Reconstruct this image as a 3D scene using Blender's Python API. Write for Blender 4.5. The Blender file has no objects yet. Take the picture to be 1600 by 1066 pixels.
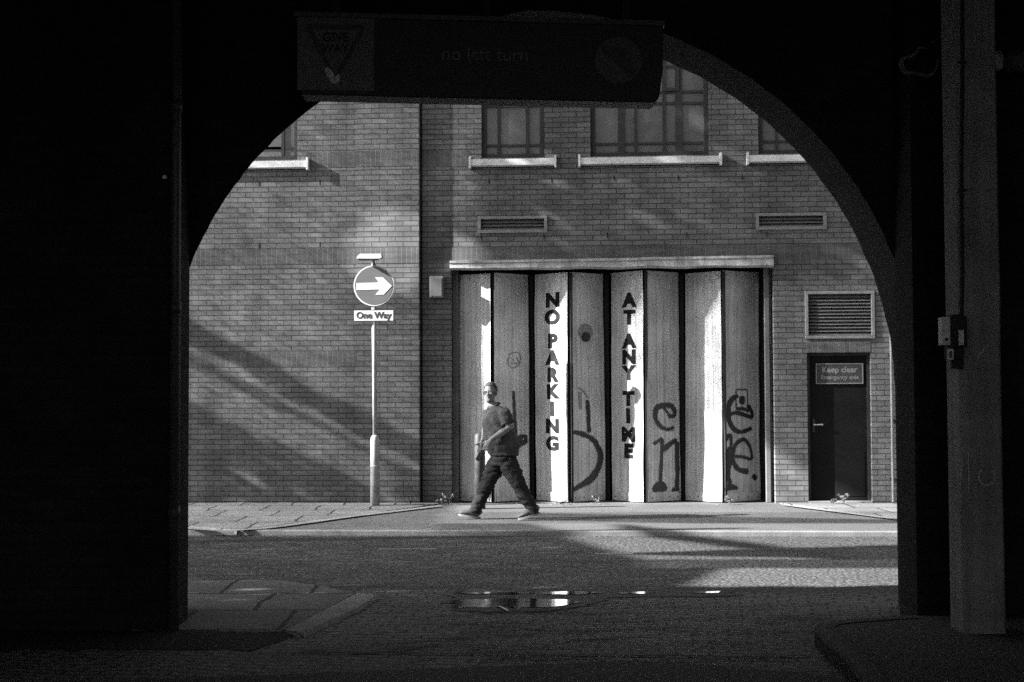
import bpy, bmesh, math, random
from mathutils import Vector, Matrix, Euler, noise
random.seed(7)
R = math.radians
C = bpy.context.scene.collection
SC = bpy.context.scene

# ------------------------------------------------------------------ camera, sky, sun, exposure
F = 2222.0                       # focal length in pixels of a 1600 px wide frame (50 mm on 36 mm)
H = 1.62                         # eye height
YAW, PITCH, ROLL = R(3.6), math.atan(87 / F), R(-0.22)
cd = bpy.data.cameras.new('camera'); cam = bpy.data.objects.new('camera', cd); C.objects.link(cam)
cd.lens = 50; cd.sensor_width = 36; cd.clip_start = 0.05; cd.clip_end = 2000
CAMROT = Matrix.Rotation(YAW, 3, 'Z') @ Matrix.Rotation(R(90) + PITCH, 3, 'X') @ Matrix.Rotation(ROLL, 3, 'Z')
CAMLOC = Vector((0, 0, H))
cam.matrix_world = Matrix.Translation(CAMLOC) @ CAMROT.to_4x4()
SC.camera = cam

SUNK, SUNZ = 4.0, 2.1            # the sun travels 4 m along the street and drops 2.1 m for each metre towards the facade
SUNDIR = Vector((SUNK, 1, -SUNZ)).normalized()
EXPOSURE = 2.85
SC.view_settings.view_transform = 'Standard'; SC.view_settings.look = 'None'
SC.view_settings.exposure = EXPOSURE; SC.view_settings.gamma = 1.0
SC.view_settings.use_curve_mapping = False
SC.cycles.use_denoising = False
SC.cycles.max_bounces = 8; SC.cycles.diffuse_bounces = 5

w = bpy.data.worlds.new('World'); SC.world = w; w.use_nodes = True
nt = w.node_tree; bg = nt.nodes['Background']
sky = nt.nodes.new('ShaderNodeTexSky'); sky.sky_type = 'NISHITA'; sky.sun_disc = False
sky.sun_elevation = math.asin(-SUNDIR.z); sky.sun_rotation = math.atan2(-SUNDIR.x, -SUNDIR.y)
bw = nt.nodes.new('ShaderNodeRGBToBW')
nt.links.new(sky.outputs[0], bw.inputs[0]); nt.links.new(bw.outputs[0], bg.inputs[0])
bg.inputs[1].default_value = 0.054

sl = bpy.data.lights.new('sun', 'SUN'); so = bpy.data.objects.new('sun', sl); C.objects.link(so)
sl.energy = 5.0; sl.angle = R(0.55); sl.color = (1, 1, 1)
so.rotation_mode = 'QUATERNION'; so.rotation_quaternion = SUNDIR.to_track_quat('-Z', 'Y')
so.location = (-30, -8, 20)

# ------------------------------------------------------------------ helpers
def ray(px, py):
    return CAMROT @ Vector((px - 800, 533 - py, -F))
def onY(px, py, Y):
    d = ray(px, py); return CAMLOC + d * (Y / d.y)
def onZ(px, py, z=0.0):
    d = ray(px, py); return CAMLOC + d * ((z - H) / d.z)
TR = Matrix.Rotation(YAW, 3, 'Z')     # the tunnel's own axes: its y runs along the passage
def T(x, y, z): return TR @ Vector((x, y, z))
def onT(px, py, yc):                  # a point of the plane across the passage, in the passage's own axes
    d = TR.transposed() @ ray(px, py)
    return Vector((0, 0, H)) + d * (yc / d.y)

def tag(o, label=None, cat=None, group=None, kind=None):
    if label: o['label'] = label
    if cat: o['category'] = cat
    if group: o['group'] = group
    if kind: o['kind'] = kind
    return o
def empty(name, loc, label, cat, group=None):
    o = bpy.data.objects.new(name, None); C.objects.link(o); o.location = loc
    o.empty_display_size = 0.2
    return tag(o, label, cat, group)
def attach(o, parent):
    off = Vector((0, 0, 0)); p = parent
    while p is not None:
        off += p.location; p = p.parent
    o.parent = parent
    if parent.type == 'EMPTY': o.matrix_parent_inverse = Matrix.Translation(-Vector(parent.location))
def obj(name, bm, mats, parent=None, smooth=False, recalc=True):
    if recalc: bmesh.ops.recalc_face_normals(bm, faces=bm.faces[:])
    me = bpy.data.meshes.new(name); bm.to_mesh(me); bm.free()
    if not isinstance(mats, (list, tuple)): mats = [mats]
    for m in mats: me.materials.append(m)
    if smooth:
        for p in me.polygons: p.use_smooth = True
    o = bpy.data.objects.new(name, me); C.objects.link(o)
    if parent is not None: attach(o, parent)
    return o
def struct(name, bm, mats, smooth=False):
    o = obj(name, bm, mats, None, smooth); o['kind'] = 'structure'; return o

def quad(bm, a, b, c, d, mi=0):
    f = bm.faces.new([bm.verts.new(Vector(p)) for p in (a, b, c, d)]); f.material_index = mi; return f
def box(bm, x0, x1, y0, y1, z0, z1, xf=None, mi=0, bev=0.0):
    vs = []
    for z in (z0, z1):
        for x, y in ((x0, y0), (x1, y0), (x1, y1), (x0, y1)):
            p = Vector((x, y, z)); vs.append(bm.verts.new(xf(p) if xf else p))
    fs = []
    for f in ((0, 3, 2, 1), (4, 5, 6, 7), (0, 1, 5, 4), (1, 2, 6, 5), (2, 3, 7, 6), (3, 0, 4, 7)):
        fc = bm.faces.new([vs[i] for i in f]); fc.material_index = mi; fs.append(fc)
    if bev > 0:
        es = list({e for f in fs for e in f.edges})
        r = bmesh.ops.bevel(bm, geom=es, offset=bev, segments=2, profile=0.6, affect='EDGES')
        for f in r['faces']: f.material_index = mi
def tube(bm, pts, radii, n=12, caps=True, ell=None, ref=None, mi=0):
    """rings along a path; radii: number or list; ell: list of second radii (along ref)"""
    pts = [Vector(p) for p in pts]
    if not isinstance(radii, (list, tuple)): radii = [radii] * len(pts)
    if ell is None: ell = radii
    rings = []
    prev = Vector(ref) if ref is not None else None
    for i, p in enumerate(pts):
        d = (pts[min(i + 1, len(pts) - 1)] - pts[max(i - 1, 0)]).normalized()
        if prev is None:
            prev = Vector((0, 0, 1)) if abs(d.z) < 0.9 else Vector((0, 1, 0))
        s = (prev - d * prev.dot(d)).normalized(); t = d.cross(s)
        if ref is None: prev = s
        ring = [bm.verts.new(p + s * math.cos(2 * math.pi * k / n) * ell[i] + t * math.sin(2 * math.pi * k / n) * radii[i]) for k in range(n)]
        rings.append(ring)
    for a, b in zip(rings, rings[1:]):
        for k in range(n):
            f = bm.faces.new((a[k], a[(k + 1) % n], b[(k + 1) % n], b[k])); f.material_index = mi
    if caps:
        for rg, fl in ((rings[0], True), (rings[-1], False)):
            f = bm.faces.new(rg[::-1] if fl else rg); f.material_index = mi
def ellipsoid(bm, c, r, rot=None, seg=16, rings=10):
    M = Matrix.Translation(Vector(c)) @ (rot.to_4x4() if rot else Matrix.Identity(4)) @ Matrix.Diagonal((r[0], r[1], r[2], 1))
    bmesh.ops.create_uvsphere(bm, u_segments=seg, v_segments=rings, radius=1, matrix=M)
def poly(bm, pts, mi=0):
    f = bm.faces.new([bm.verts.new(Vector(p)) for p in pts]); f.material_index = mi; return f
def prism(bm, pts, off, mi=0):
    """closed solid: outline pts pushed by vector off"""
    off = Vector(off); a = [bm.verts.new(Vector(p)) for p in pts]; b = [bm.verts.new(Vector(p) + off) for p in pts]
    n = len(a)
    for f in (bm.faces.new(a[::-1]), bm.faces.new(b)): f.material_index = mi
    for i in range(n):
        f = bm.faces.new((a[i], a[(i + 1) % n], b[(i + 1) % n], b[i])); f.material_index = mi
def text_bm(bm, s, size, xf, bold=0.0, depth=0.002, align='CENTER', sx=1.0, mi=0):
    cu = bpy.data.curves.new('t', 'FONT'); cu.body = s; cu.size = size; cu.offset = bold; cu.extrude = depth
    cu.align_x = align; cu.align_y = 'CENTER'; cu.resolution_u = 4
    o = bpy.data.objects.new('t', cu); C.objects.link(o)
    dg = bpy.context.evaluated_depsgraph_get(); me = bpy.data.meshes.new_from_object(o.evaluated_get(dg))
    n0 = len(bm.verts); nf = len(bm.faces)
    bm.from_mesh(me); bm.verts.ensure_lookup_table(); bm.faces.ensure_lookup_table()
    for v in bm.verts[n0:]: v.co = xf(Vector((v.co.x * sx, v.co.y, v.co.z)))
    for f in bm.faces[nf:]: f.material_index = mi
    bpy.data.objects.remove(o); bpy.data.curves.remove(cu); bpy.data.meshes.remove(me)
def ribbon(bm, pts, ws, nrm, mi=0):
    """flat brush stroke through 3D points lying on a plane with normal nrm"""
    pts = [Vector(p) for p in pts]; nrm = Vector(nrm).normalized()
    # Catmull-Rom refinement
    fine = []; fw = []
    if not isinstance(ws, (list, tuple)): ws = [ws] * len(pts)
    for i in range(len(pts) - 1):
        p0, p1, p2, p3 = pts[max(i - 1, 0)], pts[i], pts[i + 1], pts[min(i + 2, len(pts) - 1)]
        for k in range(5):
            t = k / 5
            fine.append(0.5 * (2 * p1 + (p2 - p0) * t + (2 * p0 - 5 * p1 + 4 * p2 - p3) * t * t + (3 * p1 - p0 - 3 * p2 + p3) * t ** 3))
            fw.append(ws[i] * (1 - t) + ws[i + 1] * t)
    fine.append(pts[-1]); fw.append(ws[-1])
    a = []; b = []
    for i, p in enumerate(fine):
        d = (fine[min(i + 1, len(fine) - 1)] - fine[max(i - 1, 0)]).normalized(); s = d.cross(nrm).normalized()
        wd = fw[i] * 0.5 * (1.12 + 0.35 * noise.noise(p * 23) + .1 * random.random()) * (0.6 if i in (0, len(fine) - 1) else 1)
        a.append(p + s * wd); b.append(p - s * wd)
    off = nrm * 0.002
    va = [bm.verts.new(p + off) for p in a]; vb = [bm.verts.new(p + off) for p in b]
    for i in range(len(va) - 1): 
        f = bm.faces.new((va[i], va[i + 1], vb[i + 1], vb[i])); f.material_index = mi
def bake(o, *mods):
    """apply modifiers given as (type, dict)"""
    for k, (ty, kw) in enumerate(mods):
        m = o.modifiers.new('m%d' % k, ty)
        for a, b in kw.items(): setattr(m, a, b)
    dg = bpy.context.evaluated_depsgraph_get()
    me = bpy.data.meshes.new_from_object(o.evaluated_get(dg), preserve_all_data_layers=True, depsgraph=dg)
    mats = list(o.data.materials); o.modifiers.clear(); o.data = me
    if len(me.materials) == 0:
        for m in mats: me.materials.append(m)
    for p in me.polygons: p.use_smooth = True
    return o

# ------------------------------------------------------------------ materials (all neutral greys: the place is seen in black and white)
def nmat(name):
    m = bpy.data.materials.new(name); m.use_nodes = True
    return m, m.node_tree, m.node_tree.nodes['Principled BSDF']
def N(nt, ty, **kw):
    n = nt.nodes.new(ty)
    for k, v in kw.items(): setattr(n, k, v)
    return n
def grey(v): return (v, v, v, 1)
def ramp(nt, src, stops):
    r = N(nt, 'ShaderNodeValToRGB'); e = r.color_ramp.elements
    while len(e) < len(stops): e.new(0.5)
    for el, (p, v) in zip(e, stops): el.position = p; el.color = grey(v)
    nt.links.new(src, r.inputs[0]); return r.outputs[0]
def noise_tex(nt, vec, scale, detail=5, rough=0.6, dist=0.0):
    n = N(nt, 'ShaderNodeTexNoise'); n.inputs['Scale'].default_value = scale; n.inputs['Detail'].default_value = detail
    n.inputs['Roughness'].default_value = rough; n.inputs['Distortion'].default_value = dist
    nt.links.new(vec, n.inputs['Vector']); return n.outputs[0]
def mul(nt, a, b, fac=1.0, mode='MULTIPLY'):
    m = N(nt, 'ShaderNodeMix', data_type='RGBA', blend_type=mode); m.inputs[0].default_value = fac
    for s, v in ((6, a), (7, b)):
        if isinstance(v, (int, float)): m.inputs[s].default_value = grey(v)
        else: nt.links.new(v, m.inputs[s])
    return m.outputs[2]
def mapping(nt, vec, scale=(1, 1, 1), rot=(0, 0, 0), loc=(0, 0, 0)):
    m = N(nt, 'ShaderNodeMapping'); m.inputs['Scale'].default_value = scale; m.inputs['Rotation'].default_value = rot
    m.inputs['Location'].default_value = loc
    nt.links.new(vec, m.inputs['Vector']); return m.outputs[0]
def bump(nt, b, h, strength=0.5, dist=0.01, prev=None):
    n = N(nt, 'ShaderNodeBump'); n.inputs['Strength'].default_value = strength; n.inputs['Distance'].default_value = dist
    nt.links.new(h, n.inputs['Height'])
    if prev is not None: nt.links.new(prev, n.inputs['Normal'])
    nt.links.new(n.outputs[0], b.inputs['Normal']); return n.outputs[0]

def plain(name, v, rough=0.75, var=0.35, scale=4, bscale=90, bs=0.3, bd=0.004, spec=0.3, metal=0.0, streak=False):
    m, t, b = nmat(name); tc = N(t, 'ShaderNodeTexCoord').outputs['Object']
    n1 = ramp(t, noise_tex(t, tc, scale), [(0.3, 1 - var), (0.7, 1 + var * 0.4)])
    col = mul(t, n1, v)
    if streak:
        n2 = ramp(t, noise_tex(t, mapping(t, tc, (14, 14, 0.7)), 1.5, 4), [(0.35, 0.75), (0.65, 1.05)])
        col = mul(t, col, n2)
    t.links.new(col, b.inputs['Base Color'])
    b.inputs['Roughness'].default_value = rough; b.inputs['Specular IOR Level'].default_value = spec; b.inputs['Metallic'].default_value = metal
    bump(t, b, noise_tex(t, tc, bscale), bs, bd)
    return m

def brick_mat(name, c1, c2, mortar, bw_=0.235, rh=0.077, off=0.5, uv=False, ms=0.009, bs=1.0, stain=0.35, rough=0.9, courses_only=False, wob=0.0):
    m, t, b = nmat(name); tc = N(t, 'ShaderNodeTexCoord')
    if uv: v = tc.outputs['UV']
    else:
        s = N(t, 'ShaderNodeSeparateXYZ'); t.links.new(tc.outputs['Object'], s.inputs[0])
        a = N(t, 'ShaderNodeMath', operation='ADD'); t.links.new(s.outputs[0], a.inputs[0]); t.links.new(s.outputs[1], a.inputs[1])
        c = N(t, 'ShaderNodeCombineXYZ'); t.links.new(a.outputs[0], c.inputs[0]); t.links.new(s.outputs[2], c.inputs[1]); v = c.outputs[0]
    # tiny waviness so joints are not ruled
    nz = N(t, 'ShaderNodeTexNoise'); nz.inputs['Scale'].default_value = 9; t.links.new(v, nz.inputs['Vector'])
    sub = N(t, 'ShaderNodeVectorMath', operation='SUBTRACT'); t.links.new(nz.outputs['Color'], sub.inputs[0]); sub.inputs[1].default_value = (0.5, 0.5, 0.5)
    sc = N(t, 'ShaderNodeVectorMath', operation='SCALE'); t.links.new(sub.outputs[0], sc.inputs[0]); sc.inputs['Scale'].default_value = 0.008 + wob
    ad = N(t, 'ShaderNodeVectorMath', operation='ADD'); t.links.new(v, ad.inputs[0]); t.links.new(sc.outputs[0], ad.inputs[1]); v2 = ad.outputs[0]
    br = N(t, 'ShaderNodeTexBrick'); br.offset = off; br.inputs['Scale'].default_value = 1
    br.inputs['Brick Width'].default_value = bw_; br.inputs['Row Height'].default_value = rh
    br.inputs['Mortar Size'].default_value = ms; br.inputs['Mortar Smooth'].default_value = 0.25; br.inputs['Bias'].default_value = -0.1
    br.inputs['Color1'].default_value = grey(c1); br.inputs['Color2'].default_value = grey(c2); br.inputs['Mortar'].default_value = grey(mortar)
    t.links.new(v2, br.inputs['Vector'])
    n1 = ramp(t, noise_tex(t, v, 0.9, 6, 0.65), [(0.32, 1 - stain), (0.62, 1.08)])
    n2 = ramp(t, noise_tex(t, v, 60, 3), [(0.3, 0.70), (0.7, 1.22)])
    n3 = ramp(t, noise_tex(t, mapping(t, v, (1.6, 0.22, 1)), 1.0, 5, 0.6), [(0.34, 0.72), (0.6, 1.06)])
    n4 = ramp(t, noise_tex(t, mapping(t, v, (1.5, 12, 1)), 1.3, 2, 0.5), [(0.35, 0.84), (0.65, 1.14)])
    col = mul(t, mul(t, mul(t, mul(t, br.outputs['Color'], n1), n2), n3), n4)
    t.links.new(col, b.inputs['Base Color']); b.inputs['Roughness'].default_value = rough; b.inputs['Specular IOR Level'].default_value = 0.2
    inv = N(t, 'ShaderNodeMath', operation='SUBTRACT'); inv.inputs[0].default_value = 1; t.links.new(br.outputs['Fac'], inv.inputs[1])
    p = bump(t, b, inv.outputs[0], bs, 0.012)
    bump(t, b, noise_tex(t, v, 120, 3), 0.35, 0.003, p)
    return m

M = {}
M['brick'] = brick_mat('brick', 0.168, 0.12, 0.055, ms=0.006)
M['soldier'] = brick_mat('soldier_brick', 0.11, 0.088, 0.14, bw_=0.077, rh=0.6, off=0.0, ms=0.005, bs=0.5)
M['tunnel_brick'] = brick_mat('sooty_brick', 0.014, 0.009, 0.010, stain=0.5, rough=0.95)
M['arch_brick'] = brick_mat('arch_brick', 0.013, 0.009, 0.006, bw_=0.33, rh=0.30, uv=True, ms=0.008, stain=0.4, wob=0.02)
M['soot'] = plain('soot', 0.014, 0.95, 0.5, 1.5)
M['concrete'] = plain('column_concrete', 0.125, 0.9, 0.35, 2.5, 40, 0.5, 0.006, streak=True)
M['frame'] = plain('dark_frame', 0.028, 0.6, 0.25)
M['pane'] = plain('blind_glass', 0.10, 0.4, 0.55, 1.6, bs=0.05, spec=0.5)
M['sill'] = plain('painted_sill', 0.62, 0.7, 0.25, 6)
M['vent'] = plain('vent_metal', 0.2, 0.6, 0.25, 10)
M['slat'] = plain('vent_slat', 0.11, 0.6, 0.2, 10)
M['black'] = plain('black_void', 0.01, 0.9, 0.2)
M['lintel'] = plain('lintel_metal', 0.38, 0.6, 0.45, 5, streak=True)
M['edoor'] = plain('dark_door_paint', 0.010, 0.85, 0.3, 2, spec=0.1)
M['handle'] = plain('handle_metal', 0.45, 0.35, 0.2, metal=0.6)
M['pole'] = plain('pole_grey', 0.27, 0.5, 0.25, 5, streak=True)
M['white'] = plain('sign_white', 0.42, 0.5, 0.12, 8, bs=0.05)
M['signblue'] = plain('sign_blue_as_grey', 0.085, 0.4, 0.15, 3, bs=0.05, spec=0.5)
M['blackpaint'] = plain('black_paint', 0.02, 0.6, 0.3, 20, bs=0.05)
M['box'] = plain('box_plastic', 0.11, 0.6, 0.2, 5, streak=True)
M['pipe'] = plain('pipe_paint', 0.12, 0.5, 0.3)
M['weed'] = plain('weed_leaf', 0.09, 0.7, 0.3, 30)
M['litter'] = plain('litter', 0.22, 0.8, 0.5, 30)
M['leaf'] = plain('screen_leaf', 0.08, 0.7, 0.3, 3)  # quads of the added shade screen
M['screen_bark'] = plain('screen_bark', 0.06, 0.9, 0.4, 8)  # stem of the added shade screen
M['kerb'] = plain('kerb_stone', 0.20, 0.9, 0.35, 3, 60, 0.5, 0.006)
M['rubber'] = plain('rubber', 0.012, 0.9, 0.3)

def door_paint():
    m, t, b = nmat('door_paint'); tc = N(t, 'ShaderNodeTexCoord').outputs['Object']
    base = ramp(t, noise_tex(t, tc, 1.3, 6, 0.65), [(0.3, 0.32), (0.65, 0.52)])
    st = ramp(t, noise_tex(t, mapping(t, tc, (22, 22, 0.5)), 1.2, 5), [(0.32, 0.62), (0.6, 1.0)])
    sp = ramp(t, noise_tex(t, tc, 45, 3, 0.7), [(0.28, 0.5), (0.40, 1.0)])
    s = N(t, 'ShaderNodeSeparateXYZ'); t.links.new(tc, s.inputs[0])
    mr = N(t, 'ShaderNodeMapRange'); mr.inputs['From Min'].default_value = 0.0; mr.inputs['From Max'].default_value = 0.7
    mr.inputs['To Min'].default_value = 0.35; mr.inputs['To Max'].default_value = 0.75; t.links.new(s.outputs[2], mr.inputs['Value'])
    gr = N(t, 'ShaderNodeMath', operation='ADD'); t.links.new(mr.outputs[0], gr.inputs[0]); t.links.new(noise_tex(t, tc, 5, 5), gr.inputs[1])
    grm = ramp(t, gr.outputs[0], [(0.7, 0.7), (1.0, 1.0)])
    col = mul(t, mul(t, mul(t, base, st), sp), grm)
    t.links.new(col, b.inputs['Base Color']); b.inputs['Roughness'].default_value = 0.55; b.inputs['Specular IOR Level'].default_value = 0.35
    bump(t, b, noise_tex(t, mapping(t, tc, (1, 1, 0.3)), 4, 3), 0.25, 0.02)
    return m
M['door'] = door_paint()

def ground_mat(name, lo, hi, spk=0.5, scale=55, rough=0.85, bs=0.8, bd=0.012, big=0.3):
    m, t, b = nmat(name); tc = N(t, 'ShaderNodeTexCoord').outputs['Object']
    v = N(t, 'ShaderNodeTexVoronoi'); v.inputs['Scale'].default_value = scale; t.links.new(tc, v.inputs['Vector'])
    a = ramp(t, v.outputs['Distance'], [(0.05, hi), (0.6, lo)])
    n = ramp(t, noise_tex(t, tc, 0.6, 7, 0.65), [(0.3, 1 - big), (0.7, 1.1)])
    n2 = ramp(t, noise_tex(t, tc, scale * 0.9, 3, 0.8), [(0.35, 1 - spk), (0.65, 1 + spk)])
    t.links.new(mul(t, mul(t, a, n), n2), b.inputs['Base Color'])
    b.inputs['Roughness'].default_value = rough; b.inputs['Specular IOR Level'].default_value = 0.25
    p = bump(t, b, v.outputs['Distance'], bs * 0.5, bd)
    bump(t, b, noise_tex(t, tc, scale * 0.6, 4, 0.7), bs, bd, p)
    return m
M['asphalt'] = ground_mat('asphalt', 0.045, 0.115, 0.7, 28, bs=1.0, bd=0.02)
M['asphalt_old'] = ground_mat('asphalt_old', 0.05, 0.085, 0.3, 40)
M['crossover'] = ground_mat('crossover_asphalt', 0.08, 0.14, 0.35, 70, bs=0.5, bd=0.006)

def paving(name, v, w_, h_, ms, rot=0.0, wob=0.0, bs=0.6, stain=0.4, mortar=0.02, off=0.5, v2=None, rough=0.85):
    m, t, b = nmat(name); tc = N(t, 'ShaderNodeTexCoord').outputs['Object']
    mp = mapping(t, tc, rot=(0, 0, rot))
    nz = N(t, 'ShaderNodeTexNoise'); nz.inputs['Scale'].default_value = 1.6; t.links.new(tc, nz.inputs['Vector'])
    sc = N(t, 'ShaderNodeVectorMath', operation='SCALE'); t.links.new(nz.outputs['Color'], sc.inputs[0]); sc.inputs['Scale'].default_value = wob
    ad = N(t, 'ShaderNodeVectorMath', operation='ADD'); t.links.new(mp, ad.inputs[0]); t.links.new(sc.outputs[0], ad.inputs[1])
    br = N(t, 'ShaderNodeTexBrick'); br.offset = off; br.inputs['Scale'].default_value = 1
    br.inputs['Brick Width'].default_value = w_; br.inputs['Row Height'].default_value = h_; br.inputs['Mortar Size'].default_value = ms
    br.inputs['Mortar Smooth'].default_value = 0.3
    br.inputs['Color1'].default_value = grey(v); br.inputs['Color2'].default_value = grey(v2 or v * 0.8); br.inputs['Mortar'].default_value = grey(mortar)
    t.links.new(ad.outputs[0], br.inputs['Vector'])
    n = ramp(t, noise_tex(t, tc, 0.8, 6, 0.65), [(0.3, 1 - stain), (0.7, 1.1)])
    n2 = ramp(t, noise_tex(t, tc, 70, 3, 0.7), [(0.3, 0.75), (0.7, 1.2)])
    t.links.new(mul(t, mul(t, br.outputs['Color'], n), n2), b.inputs['Base Color'])
    b.inputs['Roughness'].default_value = rough; b.inputs['Specular IOR Level'].default_value = 0.3
    inv = N(t, 'ShaderNodeMath', operation='SUBTRACT'); inv.inputs[0].default_value = 1; t.links.new(br.outputs['Fac'], inv.inputs[1])
    p = bump(t, b, inv.outputs[0], bs, 0.02)
    bump(t, b, noise_tex(t, tc, 25, 5, 0.7), bs, 0.01, p)
    return m
M['flags'] = paving('paving_flags', 0.17, 0.75, 0.9, 0.018, rot=R(-4), wob=0.12, off=0.4)
M['setts'] = paving('block_paving', 0.125, 0.21, 0.105, 0.011, rot=R(5), wob=0.25, bs=1.0, mortar=0.018, stain=0.5, rough=0.7)

def water_mat():
    m, t, b = nmat('puddle_water'); tc = N(t, 'ShaderNodeTexCoord').outputs['Object']
    b.inputs['Base Color'].default_value = grey(0.02); b.inputs['Roughness'].default_value = 0.06
    b.inputs['IOR'].default_value = 1.33; b.inputs['Specular IOR Level'].default_value = 0.5; b.inputs['Coat Weight'].default_value = 0.0
    b.inputs['Coat Roughness'].default_value = 0.01
    bump(t, b, noise_tex(t, mapping(t, tc, (1, 3, 1)), 6, 3), 0.06, 0.01)
    return m
M['water'] = water_mat()

# ------------------------------------------------------------------ the street: levels and planes
PZ = 0.05                                      # far pavement level at the doors
YW = onZ(800, 787, PZ).y                       # facade plane
YL, YP, YR = YW, YW - 0.035, YW + 0.09         # left wall, pilaster, recessed right-hand wall
def wx(px, Y=None): return onY(px, 600, Y or YR).x
def wz(py, Y=None, px=800): return onY(px, py, Y or YR).z
YK = onZ(800, 833, 0.02).y                     # far kerb
YN = onZ(800, 924, 0.0).y                      # near edge of the road, where the passage begins

bm = bmesh.new(); quad(bm, (-300, -300, -0.012), (300, -300, -0.012), (300, 300, -0.012), (-300, 300, -0.012)); struct('ground', bm, M['asphalt_old'])
def sheet(x0, x1, y0, y1, z, amp=0.004, step=0.35):
    b = bmesh.new(); nx = max(1, int((x1 - x0) / step)); ny = max(1, int((y1 - y0) / step))
    g = [[b.verts.new((x0 + (x1 - x0) * i / nx, y0 + (y1 - y0) * j / ny,
          z + amp * noise.noise(Vector((x0 + (x1 - x0) * i / nx, y0 + (y1 - y0) * j / ny, 3)) * 0.9))) for j in range(ny + 1)] for i in range(nx + 1)]
    for i in range(nx):
        for j in range(ny): b.faces.new((g[i][j], g[i + 1][j], g[i + 1][j + 1], g[i][j + 1]))
    return b
struct('road', sheet(-40, 40, YN, YK - 0.12, 0.0, 0.001), M['asphalt'], True)
struct('passage_road', sheet(-5, 5, -9, YN, 0.0, 0.001, 0.25), M['setts'], True)
# far pavement: crossover asphalt and flagged wedges
bm = bmesh.new(); box(bm, -40, 40, YK, YW + 1.2, -0.05, PZ); struct('far_pavement', bm, M['crossover'])
bm = bmesh.new(); box(bm, -40, 40, YK - 0.12, YK - 0.002, -0.05, PZ + 0.006, bev=0.012); struct('far_kerb', bm, M['kerb'])
zf = PZ + 0.014
a = [onZ(200, 791, zf), onZ(690, 789.5, zf), onZ(560, 805, zf), onZ(370, 828, zf), onZ(292, 822, zf), onZ(200, 814, zf)]
a[0].y = YW + .02; a[0].x -= 8; a[5].x -= 8; a[1].y = YW + 0.02
bm = bmesh.new(); prism(bm, a, (0, 0, -0.05)); struct('paving_flags', bm, M['flags'])
a = [onZ(1222, 788, zf), onZ(1500, 786, zf), onZ(1700, 826, zf), onZ(1420, 813, zf)]
a[0].y = YW + 0.02; a[1].y = YW + 0.02; a[1].x += 8; a[2].x += 8
bm = bmesh.new(); prism(bm, a, (0, 0, -0.05)); struct('paving_flags', bm, M['flags'])
bm = bmesh.new()
def strip(bm, pts, wd, z):
    pts = [Vector((p.x, p.y, z)) for p in pts]
    ribbon(bm, pts, wd, (0, 0, 1))
strip(bm, [onZ(250, 820, zf), onZ(370, 829, zf), onZ(560, 806, zf), onZ(690, 790.5, zf)], 0.12, zf + 0.004)
strip(bm, [onZ(1222, 789, zf), onZ(1420, 814, zf)], 0.10, zf + 0.004)
struct('paving_edge', bm, M['kerb'])
# near left pavement with its kerb, standing at the mouth of the passage
zn = 0.03
k0, k1, k2 = onZ(588, 930, zn), onZ(468, 988, zn), onZ(292, 990, zn)
a = [onZ(292, 905, zn), onZ(430, 906, zn), onZ(500, 915, zn), onZ(556, 927, zn), onZ(440, 986, zn), onZ(292, 988, zn)]
a[0].x -= 3; a[5].x -= .05; a.append(Vector((a[5].x - 3, a[5].y + .8, zn)))
M['flags_near'] = paving('near_flags', 0.15, 0.75, 0.9, 0.022, rot=R(-4), wob=0.12, off=0.4, stain=0.55)
bm = bmesh.new(); prism(bm, a, (0, 0, -0.12)); struct('near_pavement', bm, M['flags_near'])
a2 = [onZ(558, 927, zn), onZ(590, 931, zn), onZ(560, 950, zn), onZ(474, 990, zn), onZ(442, 986, zn)]
bm = bmesh.new(); prism(bm, [p + Vector((0, 0, 0.006)) for p in a2], (0, 0, -0.13)); bmesh.ops.bevel(bm, geom=bm.edges[:], offset=0.012, segments=2, affect='EDGES')
struct('near_kerb', bm, M['kerb'])
M['dark_strip'] = plain('dark_strip_tone', 0.012, 0.9, 0.5, 8, 30, 0.8, 0.02)  # near-black strip along the front edge of the near left pavement
bm = bmesh.new(); dpts = []
for i in range(60):
    t_ = i / 59; px_ = -150 + t_ * 640; up = 984 if px_ < 470 else 984 + (px_ - 470) * .03
    dpts.append((onZ(px_, up), onZ(px_, (1016 if px_ < 400 else 1016 - (px_ - 400) * .34) + (5 if px_ < 440 else 1) * noise.noise(Vector((px_ * .03, 0, 0))))))
vs = [(bm.verts.new((p.x, p.y, .012)), bm.verts.new((p.x * .5 + q_.x * .5, p.y * .6 + q_.y * .4, .035 + .02 * noise.noise(p * 4))), bm.verts.new((q_.x, q_.y, .004))) for p, q_ in dpts]
for a_, b_ in zip(vs, vs[1:]):
    bm.faces.new((a_[0], a_[1], b_[1], b_[0])); bm.faces.new((a_[1], a_[2], b_[2], b_[1]))
tag(obj('dark_strip', bm, M['dark_strip'], None, True), kind='stuff')
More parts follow.
